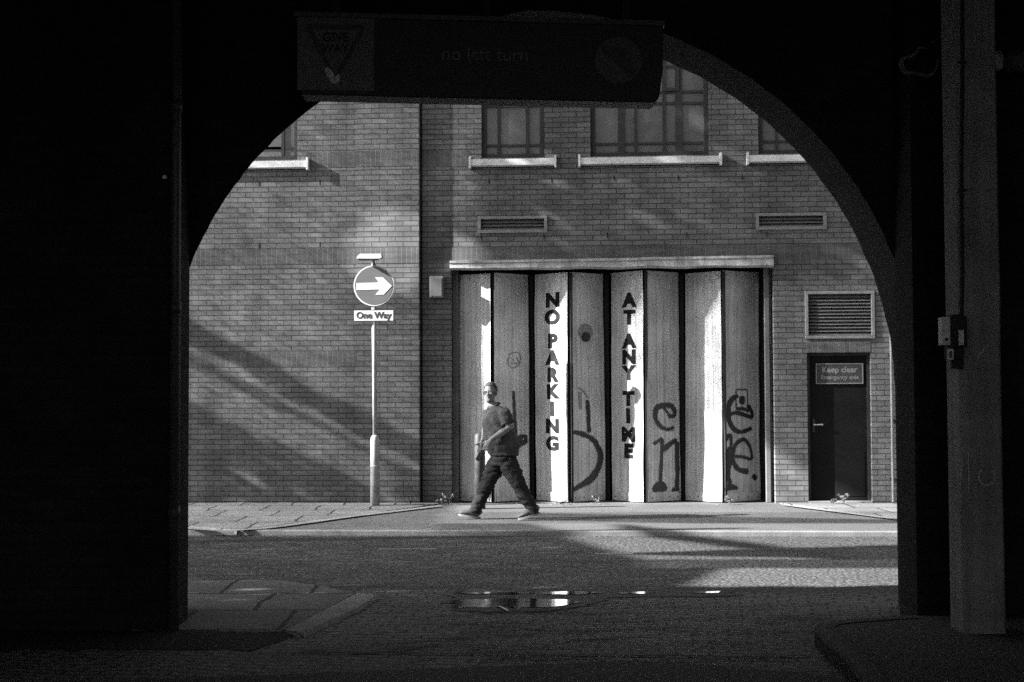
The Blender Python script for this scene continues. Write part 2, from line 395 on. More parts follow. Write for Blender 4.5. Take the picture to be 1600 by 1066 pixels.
# raised pavement inside the passage on the right, with a rounded kerb
zr = 0.12
pts = [onZ(1420, 962, zr), onZ(1330, 968, zr), onZ(1285, 973, zr), onZ(1272, 980, zr), onZ(1290, 1000, zr), onZ(1318, 1024, zr), onZ(1345, 1060, zr), onZ(1390, 1150, zr), onZ(1480, 1400, zr)]
bm = bmesh.new(); outer = pts; cen = [onZ(1500, 962, zr) + Vector((3, 0, 0)), onZ(1600, 1400, zr) + Vector((4, -1, 0))]
prism(bm, [outer[0]] + [cen[0]] + [cen[1]] + outer[:0:-1], (0, 0, -0.14)); struct('passage_pavement', bm, M['asphalt_old'])
bm = bmesh.new()
inn = []
for i, p in enumerate(outer):
    d = (outer[min(i + 1, len(outer) - 1)] - outer[max(i - 1, 0)]).normalized(); s = Vector((d.y, -d.x, 0))
    inn.append(p + s * (-0.13))
rr = []
for p, q in zip(outer, inn):
    rr.append([bm.verts.new((q.x, q.y, zr + .006)), bm.verts.new((p.x * .8 + q.x * .2, p.y * .8 + q.y * .2, zr + .006)), bm.verts.new((p.x, p.y, zr - 0.02)), bm.verts.new((p.x, p.y, -0.02))])
for p, q in zip(rr, rr[1:]):
    for k in range(3): bm.faces.new((p[k], p[k + 1], q[k + 1], q[k]))
struct('passage_kerb', bm, plain('worn_kerb', 0.04, 0.85, 0.4, 4), True)
# darker patched surface nearest the camera
a = [onZ(-100, 1075), onZ(260, 1063), onZ(600, 1050), onZ(960, 1036), onZ(1100, 1040), onZ(1300, 1058), onZ(1345, 1075), onZ(1345, 1500), onZ(-100, 1500)]
bm = bmesh.new(); poly(bm, [Vector((p.x, p.y, 0.009)) for p in a]); struct('patched_surface', bm, M['asphalt_old'])
# cracks and ironwork seam across the passage
bm = bmesh.new()
for line, wd in (([(470, 1021), (640, 1023), (800, 1024), (960, 1026), (1160, 1028), (1260, 1027)], 0.022), ([(830, 1034), (915, 1030), (960, 1036), (1060, 1034), (1200, 1033)], 0.014),
                 ([(690, 981), (740, 977), (775, 979)], 0.012), ([(690, 1000), (760, 996), (845, 994)], 0.014), ([(880, 984), (930, 985), (1010, 982), (1060, 978)], 0.012), ([(1000, 974), (1080, 966), (1130, 964)], 0.012),
                 ([(720, 985), (800, 980)], 0.009), ([(300, 906), (400, 906), (430, 907)], 0.03)):
    z = 0.007 if line[0][1] > 950 else zn + 0.004
    ribbon(bm, [Vector((onZ(x, y).x, onZ(x, y).y, z)) if z < .05 else onZ(x, y, z) for x, y in line], wd, (0, 0, 1))
rc = random.Random(3)
for k in range(110):                              # gaps where the blocks have sunk, running across the passage
    x0_ = rc.uniform(560, 1270); y0_ = 945 + 90 * rc.random() ** 1.2; n_ = rc.randint(3, 6); L_ = rc.uniform(12, 34); ang = rc.uniform(-.10, .02)
    if y0_ > 1010: x0_ = rc.uniform(400, 1250)
    ribbon(bm, [Vector((onZ(x0_ + L_ * q_, y0_).x, onZ(x0_, y0_ + L_ * q_ * ang + rc.uniform(-1, 1)).y, .006)) for q_ in range(n_)], rc.uniform(.005, .013), (0, 0, 1))
struct('road_cracks', bm, M['black'])
# worn marking dashes
bm = bmesh.new()
for x0, x1, y in ((592, 682, 858.5), (846, 872, 857), (930, 990, 866)):
    p, q = onZ(x0, y), onZ(x1, y); box(bm, p.x, q.x, p.y - .04, p.y + .04, 0.001, 0.007)
struct('road_marking', bm, plain('worn_marking', 0.17, 0.8, 0.6, 14))
# gutter water
def blob(bm, pts, z, jit=0.02):
    pp = []
    for i, (x, y) in enumerate(pts):
        x2, y2 = pts[(i + 1) % len(pts)]
        for k in range(6):
            t = k / 6; p = onZ(x + (x2 - x) * t, y + (y2 - y) * t, z)
            n = noise.noise(p * 6) + .6 * noise.noise(p * 19); pp.append(p + Vector((n * jit * 3, n * jit * 1.3, 0)))
    poly(bm, pp)
M['damp'] = ground_mat('damp_ground', 0.035, 0.07, 0.4, 40, rough=0.7, bs=.4, bd=.006)
bm = bmesh.new(); blob(bm, [(690, 940), (725, 921), (900, 919), (1140, 921), (1150, 931), (950, 934), (920, 946), (860, 954), (770, 957), (700, 952)], 0.005, 0.05); struct('damp_patch', bm, M['damp'])
bm = bmesh.new()
blob(bm, [(706, 939), (722, 936.5), (800, 935), (880, 936.5), (905, 941), (880, 946), (860, 948.5), (790, 949), (712, 949)], 0.010, 0.012)
struct('puddle', bm, M['water'])
bm = bmesh.new()
for seg in ([(705, 926), (734, 924.8), (800, 925), (842, 926.5), (800, 928.3), (740, 928)], [(842, 925), (905, 923.5), (945, 925.5), (905, 928.5), (850, 928.5)], [(965, 925.3), (1015, 924.2), (1012, 927.5), (970, 927.5)], [(1082, 925), (1124, 923.5), (1123, 926.3), (1085, 926.5)]):
    blob(bm, seg, 0.010, 0.006)
struct('gutter_water', bm, M['water'])

# ------------------------------------------------------------------ the brick building across the street
def wall_holes(bm, x0, x1, z0, z1, holes, Y, depth):
    xs = sorted({x0, x1} | {h[0] for h in holes} | {h[1] for h in holes}); zs = sorted({z0, z1} | {h[2] for h in holes} | {h[3] for h in holes})
    xs = [x for x in xs if x0 <= x <= x1]
    def inh(x, z):
        for h in holes:
            if h[0] < x < h[1] and h[2] < z < h[3]: return h
    for i in range(len(xs) - 1):
        for j in range(len(zs) - 1):
            if not inh((xs[i] + xs[i + 1]) / 2, (zs[j] + zs[j + 1]) / 2):
                quad(bm, (xs[i], Y, zs[j]), (xs[i + 1], Y, zs[j]), (xs[i + 1], Y, zs[j + 1]), (xs[i], Y, zs[j + 1]))
    for h in holes:
        d = h[4] if len(h) > 4 else depth
        a0, a1, b0, b1 = max(h[0], x0), min(h[1], x1), h[2], h[3]
        quad(bm, (a0, Y, b0), (a0, Y, b1), (a0, Y + d, b1), (a0, Y + d, b0)); quad(bm, (a1, Y, b0), (a1, Y + d, b0), (a1, Y + d, b1), (a1, Y, b1))
        quad(bm, (a0, Y, b1), (a1, Y, b1), (a1, Y + d, b1), (a0, Y + d, b1)); quad(bm, (a0, Y, b0), (a0, Y + d, b0), (a1, Y + d, b0), (a1, Y, b0))
X558, X655 = wx(558, YP), wx(655, YP)
WT = wz(38, YR)                                    # window heads
WB = wz(246, YR, 840); ZTOP = WT + 2.0; ZB = -0.3
def wrect(x0, x1, y0, y1, Y): return [onY(x0, (y0 + y1) / 2, Y).x, onY(x1, (y0 + y1) / 2, Y).x, onY((x0 + x1) / 2, y1, Y).z, onY((x0 + x1) / 2, y0, Y).z]
win = [(wrect(330, 465, 38, 250, YL), YL), (wrect(752, 850, 38, 246, YR), YR), (wrect(922, 1107, 38, 243.5, YR), YR), (wrect(1184, 1400, 38, 241, YR), YR)]
for wr, Y in win: wr[2] = WB; wr[3] = WT
vents = [wrect(750, 852, 341, 361, YR), wrect(1184, 1288, 336, 356, YR), wrect(1261, 1363, 458, 526, YR)]
gar = wrect(705, 1210, 408, 800, YR); gar[2] = -0.2; gar.append(0.75)
edr = wrect(1262, 1362, 551, 800, YR); edr[2] = -0.2; edr.append(0.16)
B = empty('brick_building', (wx(940), YW, 0), 'long brick building across the street with folding doors and upper windows', 'building')
bm = bmesh.new()
wall_holes(bm, -16, X558, ZB, ZTOP, [win[0][0]], YL, 0.16)
quad(bm, (X558, YL, ZB), (X558, YP, ZB), (X558, YP, ZTOP), (X558, YL, ZTOP))
quad(bm, (X558, YP, ZB), (X655, YP, ZB), (X655, YP, ZTOP), (X558, YP, ZTOP))
xs = X655 + 0.035                                   # movement slot beside the pilaster
quad(bm, (X655, YP, ZB), (X655, YR + 0.12, ZB), (X655, YR + 0.12, ZTOP), (X655, YP, ZTOP))
quad(bm, (X655, YR + .12, ZB), (xs, YR + 0.12, ZB), (xs, YR + 0.12, ZTOP), (X655, YR + .12, ZTOP))
quad(bm, (xs, YR, ZB), (xs, YR + 0.12, ZB), (xs, YR + 0.12, ZTOP), (xs, YR, ZTOP))
wall_holes(bm, xs, 22, ZB, ZTOP, [win[1][0], win[2][0], win[3][0]] + vents + [gar, edr], YR, 0.14)
# roof slab and back so the building is solid
quad(bm, (-16, YW, ZTOP), (22, YW, ZTOP), (22, YW + 9, ZTOP), (-16, YW + 9, ZTOP)); quad(bm, (-16, YW + 9, ZB), (22, YW + 9, ZB), (22, YW + 9, ZTOP), (-16, YW + 9, ZTOP))
quad(bm, (-16, YW, ZB), (-16, YW + 9, ZB), (-16, YW + 9, ZTOP), (-16, YW, ZTOP)); quad(bm, (22, YR, ZB), (22, YW + 9, ZB), (22, YW + 9, ZTOP), (22, YR, ZTOP))
obj('wall', bm, M['brick'], B, recalc=False)
# soldier courses
def band(px0, px1, py, h, Y, ref):
    z = onY(ref, py, Y).z; bm_ = bmesh.new()
    box(bm_, px0, px1, Y - 0.004, Y + 0.05, z, z + h); return obj('soldier_course', bm_, M['soldier'], B)
zb = onY(560, 412, YP).z
for x0, x1, Y in ((-16, X558, YL), (X558 + .002, X655, YP), (xs, 22, YR)):
    for dz, seg in ((zb, 1), (zb + 1.45, 2)):
        if seg == 2 and Y == YL: x0b, x1b = wx(480, YL) + .0, X558
        elif seg == 2 and Y == YR: x0b, x1b = xs, wx(735)
        else: x0b, x1b = x0, x1
        bm = bmesh.new(); box(bm, x0b, x1b, Y - 0.005, Y + 0.05, dz, dz + 0.235); obj('soldier_course', bm, M['soldier'], B)
bm = bmesh.new(); zc = onY(560, 573, YL).z; box(bm, -16, X558 - 0.002, YL - 0.005, YL + 0.05, zc, zc + 0.235); obj('soldier_course', bm, M['soldier'], B)
bm = bmesh.new(); box(bm, edr[0], edr[1], YR - 0.005, YR + 0.05, edr[3] + .004, edr[3] + 0.19); obj('soldier_course', bm, M['soldier'], B)
# weep slots in the wall
bm = bmesh.new()
for x, y in ((405, 287), (500, 285), (405, 384), (500, 382), (764, 283), (862, 281), (960, 279), (1060, 278), (1160, 277), (752, 370), (850, 369), (949, 368), (1073, 367), (1198, 366)):
    Y = YL if x < 558 else YR; p = onY(x, y, Y); bm = bmesh.new(); box(bm, p.x - .007, p.x + .007, Y - 0.003, Y + .01, p.z - .037, p.z + .037); obj('weep_slot', bm, M['black'], B)
# windows
def window(wr, Y, vbars, hbars, sill=True, hop=None):
    x0, x1, z0, z1 = wr; Yf = Y + 0.07; bm = bmesh.new(); t = 0.07
    for a, b_, c, d in ((x0, x1, z0, z0 + t), (x0, x1, z1 - t, z1), (x0, x0 + t, z0 + t, z1 - t), (x1 - t, x1, z0 + t, z1 - t)): box(bm, a, b_, Yf, Yf + 0.05, c, d, bev=0.006)
    cuts = [x0 + t]
    for vx, vw in vbars:
        box(bm, vx - vw / 2, vx + vw / 2, Yf + 0.004, Yf + 0.05, z0 + t, z1 - t)
        cuts += [vx - vw / 2, vx + vw / 2]
    cuts.append(x1 - t)
    for i in range(0, len(cuts), 2):
        for hz, hw in hbars: box(bm, cuts[i], cuts[i + 1], Yf + 0.01, Yf + 0.046, hz - hw / 2, hz + hw / 2)
    if hop:
        a0, a1, b0, b1 = hop
        for a, b_, c, d in ((a0, a1, b0, b0 + .05), (a0, a1, b1 - .05, b1), (a0, a0 + .05, b0 + .05, b1 - .05), (a1 - .05, a1, b0 + .05, b1 - .05)): box(bm, a, b_, Yf - 0.02, Yf + 0.003, c, d)
    f = obj('window', bm, M['frame'], B)
    bm = bmesh.new(); box(bm, x0 + .01, x1 - .01, Yf + 0.03, Yf + 0.034, z0 + .01, z1 - .01); obj('pane', bm, M['pane'], f)
    return f
def sillm(wr, Y, f, x0=None, x1=None):
    bm = bmesh.new(); a, b_ = wr[0] - 0.15 if x0 is None else x0, wr[1] + 0.15 if x1 is None else x1
    z = wr[2]
    sec = [(Y + 0.07, z), (Y - 0.10, z - 0.035), (Y - 0.10, z - 0.125), (Y + 0.0, z - 0.135), (Y + 0.0, z - 0.15), (Y + 0.07, z - 0.15)]
    prism(bm, [Vector((a, y, zz)) for y, zz in sec], (b_ - a, 0, 0))
    for e0, e1 in ((a - 0.03, a - .001), (b_ + .001, b_ + 0.03)):
        box(bm, e0, e1, Y - 0.115, Y + 0.03, z - 0.165, z + 0.015)
    obj('sill', bm, M['sill'], f)
hz = [onY(800, y, YR).z for y in (226, 164)]
hb = [(hz[0], 0.035), (hz[1], 0.04), (hz[1] + 0.55, 0.04)]
x = lambda p: onY(p, 200, YR).x
f = window(win[0][0], YL, [(onY(440, 200, YL).x, 0.04), (onY(385, 200, YL).x, 0.04)], hb); sillm(win[0][0], YL, f)
f = window(win[1][0], YR, [(x(779), 0.045), (x(823.5), 0.045)], hb); sillm(win[1][0], YR, f)
f = window(win[2][0], YR, [(x(971), 0.10), (x(993), 0.035), (x(1038), 0.045), (x(1061), 0.10)], hb + [(hz[1] + .17, 0.04)], hop=(x(1036), x(1062), onY(1048, 141, YR).z, onY(1048, 60, YR).z)); sillm(win[2][0], YR, f)
f = window(win[3][0], YR, [(x(1214), 0.035), (x(1255), 0.06), (x(1330), 0.06)], hb); sillm(win[3][0], YR, f)
# vents
for i, v in enumerate(vents):
    x0, x1, z0, z1 = v; bm = bmesh.new(); t = 0.045
    for a, b_, c, d in ((x0 - .03, x1 + .03, z0 - .03, z0 + .015), (x0 - .03, x1 + .03, z1 - .015, z1 + .03), (x0 - .03, x0 + .015, z0 + .015, z1 - .015), (x1 - .015, x1 + .03, z0 + .015, z1 - .015)):
        box(bm, a, b_, YR - 0.03, YR + 0.10, c, d, bev=0.004)
    f = obj('vent', bm, M['vent'], B)
    bm = bmesh.new(); n = 3 if i < 2 else 12
    for k in range(n):
        zz = z0 + .02 + (z1 - z0 - .04) * (k + 0.5) / n; hh = (z1 - z0) / n * 0.42
        prism(bm, [Vector((x0, YR + 0.0, zz - hh)), Vector((x0, YR + 0.008, zz - hh)), Vector((x0, YR + 0.06, zz + hh)), Vector((x0, YR + 0.052, zz + hh))], (x1 - x0, 0, 0))
    obj('louvre', bm, M['slat'], f)
    bm = bmesh.new(); quad(bm, (x0, YR + .12, z0), (x1, YR + .12, z0), (x1, YR + .12, z1), (x0, YR + .12, z1)); obj('backing', bm, M['black'], f)
# lintel over the folding doors, slightly dented
bm = bmesh.new(); lx0, lx1 = wx(703, YR - .1), wx(1211, YR - .1); z0, z1 = onY(950, 418, YR - .1).z, onY(950, 402.5, YR - .1).z
n = 48; rings = []
for i in range(n + 1):
    xx = lx0 + (lx1 - lx0) * i / n; dn = 0.015 * noise.noise(Vector((xx * 1.3, 0, 5))); d2 = 0.02 * noise.noise(Vector((xx * 2.1, 4, 1)))
    zt = z1 - 0.03 * (0.5 - i / n) * 1.0 + (0.03 if i / n > 0.6 else 0) * 0.2
    sec = [(YR + 0.002, zt), (YR - 0.09, zt - 0.01), (YR - 0.10 + dn, zt - 0.045), (YR - 0.085 + dn, zt - 0.06), (YR - 0.105 + dn, z0 + 0.01 + d2), (YR - 0.06, z0 - 0.02 + d2), (YR + 0.002, z0 - 0.01)]
    rings.append([bm.verts.new((xx, y, z)) for y, z in sec])
for a, b_ in zip(rings, rings[1:]):
    for k in range(len(a)): bm.faces.new((a[k], a[(k + 1) % len(a)], b_[(k + 1) % len(a)], b_[k]))
bm.faces.new(rings[0]); bm.faces.new(rings[-1][::-1])
obj('lintel', bm, M['lintel'], B)
# track and flashing in shadow under the lintel, dark interior behind the leaves
bm = bmesh.new(); box(bm, gar[0] + .01, gar[1] - .01, YR + 0.02, YR + 0.62, gar[3] - 0.09, gar[3] - 0.005); obj('door_track', bm, M['rubber'], B)
bm = bmesh.new(); quad(bm, (gar[0], YR + .74, -.2), (gar[1], YR + .74, -.2), (gar[1], YR + .74, gar[3]), (gar[0], YR + .74, gar[3])); obj('dark_interior', bm, M['black'], B)
# folding leaves
YV, YPK = YR + 0.46, YR + 0.05
leafdef = [(718, 767, 'L'), (772.5, 826, 'R'), (837.5, 887.5, 'L'), (891.5, 944, 'R'), (956.5, 1005, 'L'), (1010.5, 1061, 'R'), (1071, 1127, 'L'), (1130.5, 1186, 'R')]
ztop = onY(950, 424, YPK).z; zbot = PZ + 0.015
LEAF = {}; nth = 0
for px0, px1, s in leafdef:
    YV = YR + (0.26 if px0 == 718 else 0.46)
    ya, yb = (YV, YPK) if s == 'L' else (YPK, YV)
    A = Vector((onY(px0, 600, ya).x, ya, 0)); Bv = Vector((onY(px1, 600, yb).x, yb, 0))
    u = (Bv - A).normalized(); nr = Vector((u.y, -u.x, 0)); W = (Bv - A).length
    tw = random.uniform(-0.012, 0.012)
    def P(uu, d, z, A=A, u=u, nr=nr, tw=tw):
        lean = tw * (z / 3.5); bend = 0.010 * math.sin(z * 1.1 + uu * 2 + A.x) + .012 * noise.noise(Vector((uu * 3 + A.x * 5, z * 1.6, 0)))
        return A + u * uu + nr * (d + bend + lean) + Vector((0, 0, z))
    bm = bmesh.new(); zt = ztop + (-0.02 if px0 == 718 else random.uniform(-0.01, 0.01))
    nz = 24; fr = []; bk = []
    ribs = [0, 0.03, 0.034, 0.30 * W, 0.30 * W + .006, 0.30 * W + .012, 0.52 * W, 0.52 * W + .006, 0.52 * W + .012, 0.76 * W, .76 * W + .006, .76 * W + .012, W - 0.034, W - 0.03, W]
    dep = [0.006, 0.006, 0, 0, -.005, 0, 0, -.005, 0, 0, -.005, 0, 0, 0.006, 0.006]
    for j in range(nz + 1):
        zz = zbot + (zt - zbot) * j / nz
        slope = 0
        fr.append([bm.verts.new(P(ru, dd, zz)) for ru, dd in zip(ribs, dep)])
        bk.append([bm.verts.new(P(0, -0.04, zz)), bm.verts.new(P(W, -0.04, zz))])
    for j in range(nz):
        for k in range(len(ribs) - 1): bm.faces.new((fr[j][k], fr[j][k + 1], fr[j + 1][k + 1], fr[j + 1][k]))
        bm.faces.new((bk[j][1], bk[j][0], bk[j + 1][0], bk[j + 1][1]))
        bm.faces.new((bk[j][0], fr[j][0], fr[j + 1][0], bk[j + 1][0])).material_index = 1; bm.faces.new((fr[j][-1], bk[j][1], bk[j + 1][1], fr[j + 1][-1])).material_index = 1
    bm.faces.new(fr[-1] + bk[-1][::-1]); bm.faces.new(fr[0][::-1] + bk[0])
    for za, zbx in ((zbot, zbot + 0.13), (zt - 0.12, zt)):           # bottom and top rails
        vs = [P(uu, dd, z) for z in (za, zbx) for uu, dd in ((0.036, 0.0005), (W - .036, 0.0005), (W - .036, 0.012), (0.036, 0.012))]
        vv = [bm.verts.new(v) for v in vs]
        for fi in ((0, 3, 2, 1), (4, 5, 6, 7), (0, 1, 5, 4), (1, 2, 6, 5), (2, 3, 7, 6), (3, 0, 4, 7)): bm.faces.new([vv[i] for i in fi])
    for zz in (zbot + .06, zt - .06):                    # bolt heads in the rails
        for uu in (.07, W * .36, W * .64, W - .07):
            c_ = P(uu, .013, zz); vb = [bm.verts.new(c_ + u * .009 * math.cos(k * 1.047) + Vector((0, 0, .009 * math.sin(k * 1.047))) + nr * .004) for k in range(6)]
            vb2 = [bm.verts.new(v_.co - nr * .005) for v_ in vb]; bm.faces.new(vb).material_index = 1
            for k in range(6): bm.faces.new((vb[k], vb2[k], vb2[(k + 1) % 6], vb[(k + 1) % 6])).material_index = 1
    o = obj('door_leaf', bm, [M['door'], M['rubber']], B)
    LEAF[nth] = (o, A, u, nr, P); nth += 1
    # dark hinge strip / weather seal closing the gap beside the leaf
    bm = bmesh.new()
    ex = 0.05 if s == 'R' else 0.02
    q0 = P(W + 0.004, -0.045, 0); y0 = q0.y
    box(bm, q0.x, q0.x + (0.10 if s == 'R' else 0.045), y0 + (0.01 if s == 'R' else -.03), y0 + 0.03, zbot, zt - 0.01)
    obj('hinge_seal', bm, M['rubber'], B)
# left and right jamb posts of the door opening
bm = bmesh.new(); box(bm, gar[0] + .01, gar[0] + 0.09, YR + 0.16, YR + 0.30, PZ, gar[3] - .095); obj('door_post', bm, M['pipe'], B)
bm = bmesh.new(); box(bm, wx(1197), wx(1205), YR + 0.12, YR + 0.22, PZ, gar[3] - .095, bev=.01); obj('door_post', bm, M['pipe'], B)
def leafpt(i, px, py, lift=0.0):
    o, A, u, nr, P = LEAF[i]; d = ray(px, py); k = (A - CAMLOC).dot(nr) / d.dot(nr); p = CAMLOC + d * k
    uu = (p - A).dot(u); return P(uu, lift, p.z)
def letters(i, seq, px, w_px, h_px, name='lettering'):
    o, A, u, nr, P = LEAF[i]; bm = bmesh.new()
    for ch, py in seq:
        c = leafpt(i, px, py); uu = (c - A).dot(u)
        s = h_px / 106 / 0.70                                    # cap height of the font is about 0.70 of its size
        fo = 1 / abs((leafpt(i, px + 5, py) - leafpt(i, px - 5, py)).length / (10 / 106))
        rot = random.uniform(-0.03, 0.03)
        def xf(v, uu=uu, cz=c.z, rot=rot):
            xx = v.x * math.cos(rot) - v.y * math.sin(rot); yy = v.x * math.sin(rot) + v.y * math.cos(rot)
            return P(uu + xx / fo * 0.92, 0.0035 + v.z, cz + yy)
        text_bm(bm, ch, s, xf, bold=0.017, depth=0.0012)
    return obj(name, bm, M['faded'] if 'faded' in M else M['blackpaint'], o)
m, t, b = nmat('stencil_paint'); tc = N(t, 'ShaderNodeTexCoord').outputs['Object']
t.links.new(ramp(t, noise_tex(t, tc, 7, 6, 0.75), [(0.45, 0.006), (0.78, 0.022)]), b.inputs['Base Color']); b.inputs['Roughness'].default_value = 0.8; b.inputs['Specular IOR Level'].default_value = 0.1
M['faded'] = m
letters(2, [('N', 470), ('O', 497), ('P', 534), ('A', 560), ('R', 587), ('K', 613), ('I', 640), ('N', 667), ('G', 694)], 864, 18, 20.5)
letters(4, [('A', 470), ('T', 497), ('A', 534), ('N', 559), ('Y', 584), ('T', 624), ('I', 651), ('M', 680), ('E', 706)], 982.5, 18, 20.5)
m, t, b = nmat('overspray'); tc = N(t, 'ShaderNodeTexCoord').outputs['Object']; b.inputs['Base Color'].default_value = grey(.02); b.inputs['Roughness'].default_value = .8
t.links.new(ramp(t, noise_tex(t, tc, 60, 4, .8), [(0.4, 0.05), (0.65, 0.3)]), b.inputs['Alpha']); M['halo'] = m
def strokes(i, lst, mat='blackpaint', name='graffiti'):
    o, A, u, nr, P = LEAF[i]; bm = bmesh.new()
    for pts, wd in lst:
        ribbon(bm, [leafpt(i, x, y, 0.004) for x, y in pts], [q * (1.25 if mat == 'blackpaint' else 1) / 106 for q in wd] if isinstance(wd, (list, tuple)) else wd * (1.25 if mat == 'blackpaint' else 1) / 106, nr)
    g = obj(name, bm, M[mat], o)
    if mat == 'blackpaint':
        bm = bmesh.new()
        for pts, wd in lst:
            ribbon(bm, [leafpt(i, x, y, 0.0022) for x, y in pts], [(q * 1.2 + 3) / 106 for q in wd] if isinstance(wd, (list, tuple)) else (wd * 1.2 + 3) / 106, nr)
        obj('overspray', bm, M['halo'], o)
    return g
strokes(1, [([(802, 611), (803, 640), (805, 665), (807, 690)], [3.5, 3.5, 3.5, 3]), ([(806, 695), (811, 686), (818, 682), (825, 685), (820, 690), (811, 696), (806, 704)], [5, 6, 5, 5, 5, 5, 3])])
strokes(1, [([(795, 556), (801, 551), (810, 552), (813, 561), (808, 572), (799, 575), (793, 566), (796, 557)], 1.2), ([(799, 560), (803, 564)], 1.4), ([(806, 558), (809, 566), (804, 570)], 1.4), ([(798, 568), (808, 567)], 1.2)], 'faint', 'scribble') if M.setdefault('faint', plain('faint_pen', 0.22, 0.8, 0.4, 40)) else None
strokes(3, [([(917, 625), (918.5, 645), (919, 662), (920, 676)], [5, 5, 4.5, 6]),
            ([(896, 675), (908, 678), (920, 683), (930, 692), (937, 708), (937, 720), (932, 735), (922, 749), (908, 758), (895, 766)], [4, 5, 5, 6, 7.5, 8, 8, 8, 6, 4])])
strokes(3, [([(903, 606), (912, 612), (918, 622)], 2.5), ([(905, 612), (907, 640)], 5)], 'faint', 'scribble')
strokes(5, [([(1021, 645), (1026, 637), (1036, 634), (1047, 634), (1054, 643), (1052, 650), (1046, 650), (1041, 643), (1037, 638)], [4, 6, 6, 5, 5, 4, 4, 2, 2]),
            ([(1026, 638), (1023, 650), (1027, 661), (1035, 669), (1045, 671), (1053, 668)], [6, 6, 4.5, 4, 3.5, 3.5]),
            ([(1020, 694), (1028, 689), (1034, 685)], 3), ([(1034, 685), (1033, 710), (1032, 735), (1031, 756)], 4.5), ([(1019, 766), (1026, 759), (1035, 758), (1041, 765)], [4, 7, 7, 4]), ([(1019, 766), (1041, 765)], 4),
            ([(1034, 704), (1044, 696), (1052, 690), (1058, 689)], [5, 6, 5, 5]), ([(1058, 690), (1057.5, 715), (1057.5, 740), (1056, 762)], 6), ([(1049, 768), (1056, 765), (1061, 770)], 6)])
strokes(7, [([(1154, 619), (1146, 622), (1140, 631), (1138, 645), (1140, 660), (1147, 671), (1157, 675), (1168, 672), (1175, 669)], [3, 6, 6.5, 6, 6, 5, 4, 4, 3.5]),
            ([(1139, 648), (1150, 645), (1162, 648), (1174, 652), (1174, 643), (1168, 633)], 4),
            ([(1150, 609), (1168, 609)], 1), ([(1168, 609), (1168, 636)], 1), ([(1150, 609), (1150, 638)], 1.2), ([(1150, 639), (1162, 639), (1170, 643)], 3), ([(1159.5, 619), (1159.5, 632)], 7),
            ([(1134, 688), (1137, 682), (1141, 681), (1142, 692), (1141, 701), (1136, 702)], [4, 4, 4, 4, 4, 4]), ([(1137, 702), (1139, 722), (1137, 742), (1141, 757)], [7, 7, 6, 5]), ([(1131, 766), (1140, 761), (1153, 763)], [3, 7, 3]),
            ([(1146, 713), (1160, 714), (1174, 717), (1173, 702), (1167, 690), (1160, 687), (1150, 694), (1145, 708), (1146, 722), (1153, 733), (1161, 736), (1169, 737)], [3, 3, 3, 3, 3.5, 4, 4.5, 5, 5, 5, 5, 6]),
            ([(1176, 742), (1181, 749)], 6)])
# round lock with a scorched smudge on the fourth leaf
o, A, u, nr, P = LEAF[3]; c = leafpt(3, 915, 527)
bm = bmesh.new(); tube(bm, [c + nr * 0.004, c + nr * 0.03, c + nr * 0.045], [0.072, 0.07, 0.055], 20); obj('lock', bm, M['blackpaint'], o)
bm = bmesh.new(); ring = [leafpt(3, 915 + 12 * math.cos(k / 24 * 6.283) * (1 + .15 * noise.noise(Vector((k, 0, 0)) * .7)), 519 + 13 * math.sin(k / 24 * 6.283), 0.003) for k in range(24)]; poly(bm, ring)
obj('smudge', bm, M['faint'], o)
# emergency door
x0, x1, z0, z1 = edr[:4]; bm = bmesh.new(); box(bm, x0 + 0.05, x1 - 0.05, YR + 0.10, YR + 0.145, PZ + .04, z1 - 0.05, bev=.004)
box(bm, x0 + 0.42, x1 - 0.09, YR + 0.094, YR + 0.102, PZ + .1, PZ + 0.75)
ed = obj('emergency_door', bm, M['edoor'], B)
bm = bmesh.new()
for a, b_, c, d in ((x0 + .002, x0 + .048, PZ + .034, z1 - .002), (x1 - .048, x1 - .002, PZ + .034, z1 - .002), (x0 + .048, x1 - .048, z1 - .048, z1 - .002)): box(bm, a, b_, YR + 0.08, YR + 0.15, c, d)
obj('door_frame', bm, M['frame'], ed)
bm = bmesh.new(); box(bm, x0, x1, YR - .01, YR + .15, PZ - .02, PZ + .032); obj('threshold', bm, M['kerb'], ed)
bm = bmesh.new(); hx, hzz = wx(1272), wz(665); box(bm, hx - .02, hx + .02, YR + .085, YR + .099, hzz - .11, hzz + .09, bev=.004); obj('lock_plate', bm, M['frame'], ed)
bm = bmesh.new(); tube(bm, [(hx, YR + .085, hzz), (hx, YR + .05, hzz), (hx + .02, YR + .045, hzz), (hx + .13, YR + .045, hzz)], 0.011, 8); obj('door_handle', bm, M['handle'], ed)
# keep clear sign on that door
r_ = wrect(1274.5, 1348.5, 568, 600, YR + .09); S = empty('door_sign', ((r_[0] + r_[1]) / 2, YR + .09, r_[2]), 'grey Keep clear Emergency exit sign on the dark door', 'sign')
bm = bmesh.new(); box(bm, r_[0], r_[1], YR + 0.078, YR + 0.092, r_[2], r_[3], bev=.003); obj('plate', bm, plain('keep_clear_green_as_grey', 0.05, 0.5, 0.2), S)
bm = bmesh.new(); e = .014
for a, b_, c, d in ((r_[0], r_[1], r_[2], r_[2] + e), (r_[0], r_[1], r_[3] - e, r_[3]), (r_[0], r_[0] + e, r_[2] + e, r_[3] - e), (r_[1] - e, r_[1], r_[2] + e, r_[3] - e)): box(bm, a, b_, YR + 0.072, YR + 0.0775, c, d)
obj('border', bm, plain('worn_white_edge', 0.2), S)
bm = bmesh.new(); cx = (r_[0] + r_[1]) / 2
text_bm(bm, 'Keep clear', 0.118, lambda v: Vector((cx + v.x, YR + .0765 - v.z, r_[2] + .205 + v.y)), 0.003, 0.001)
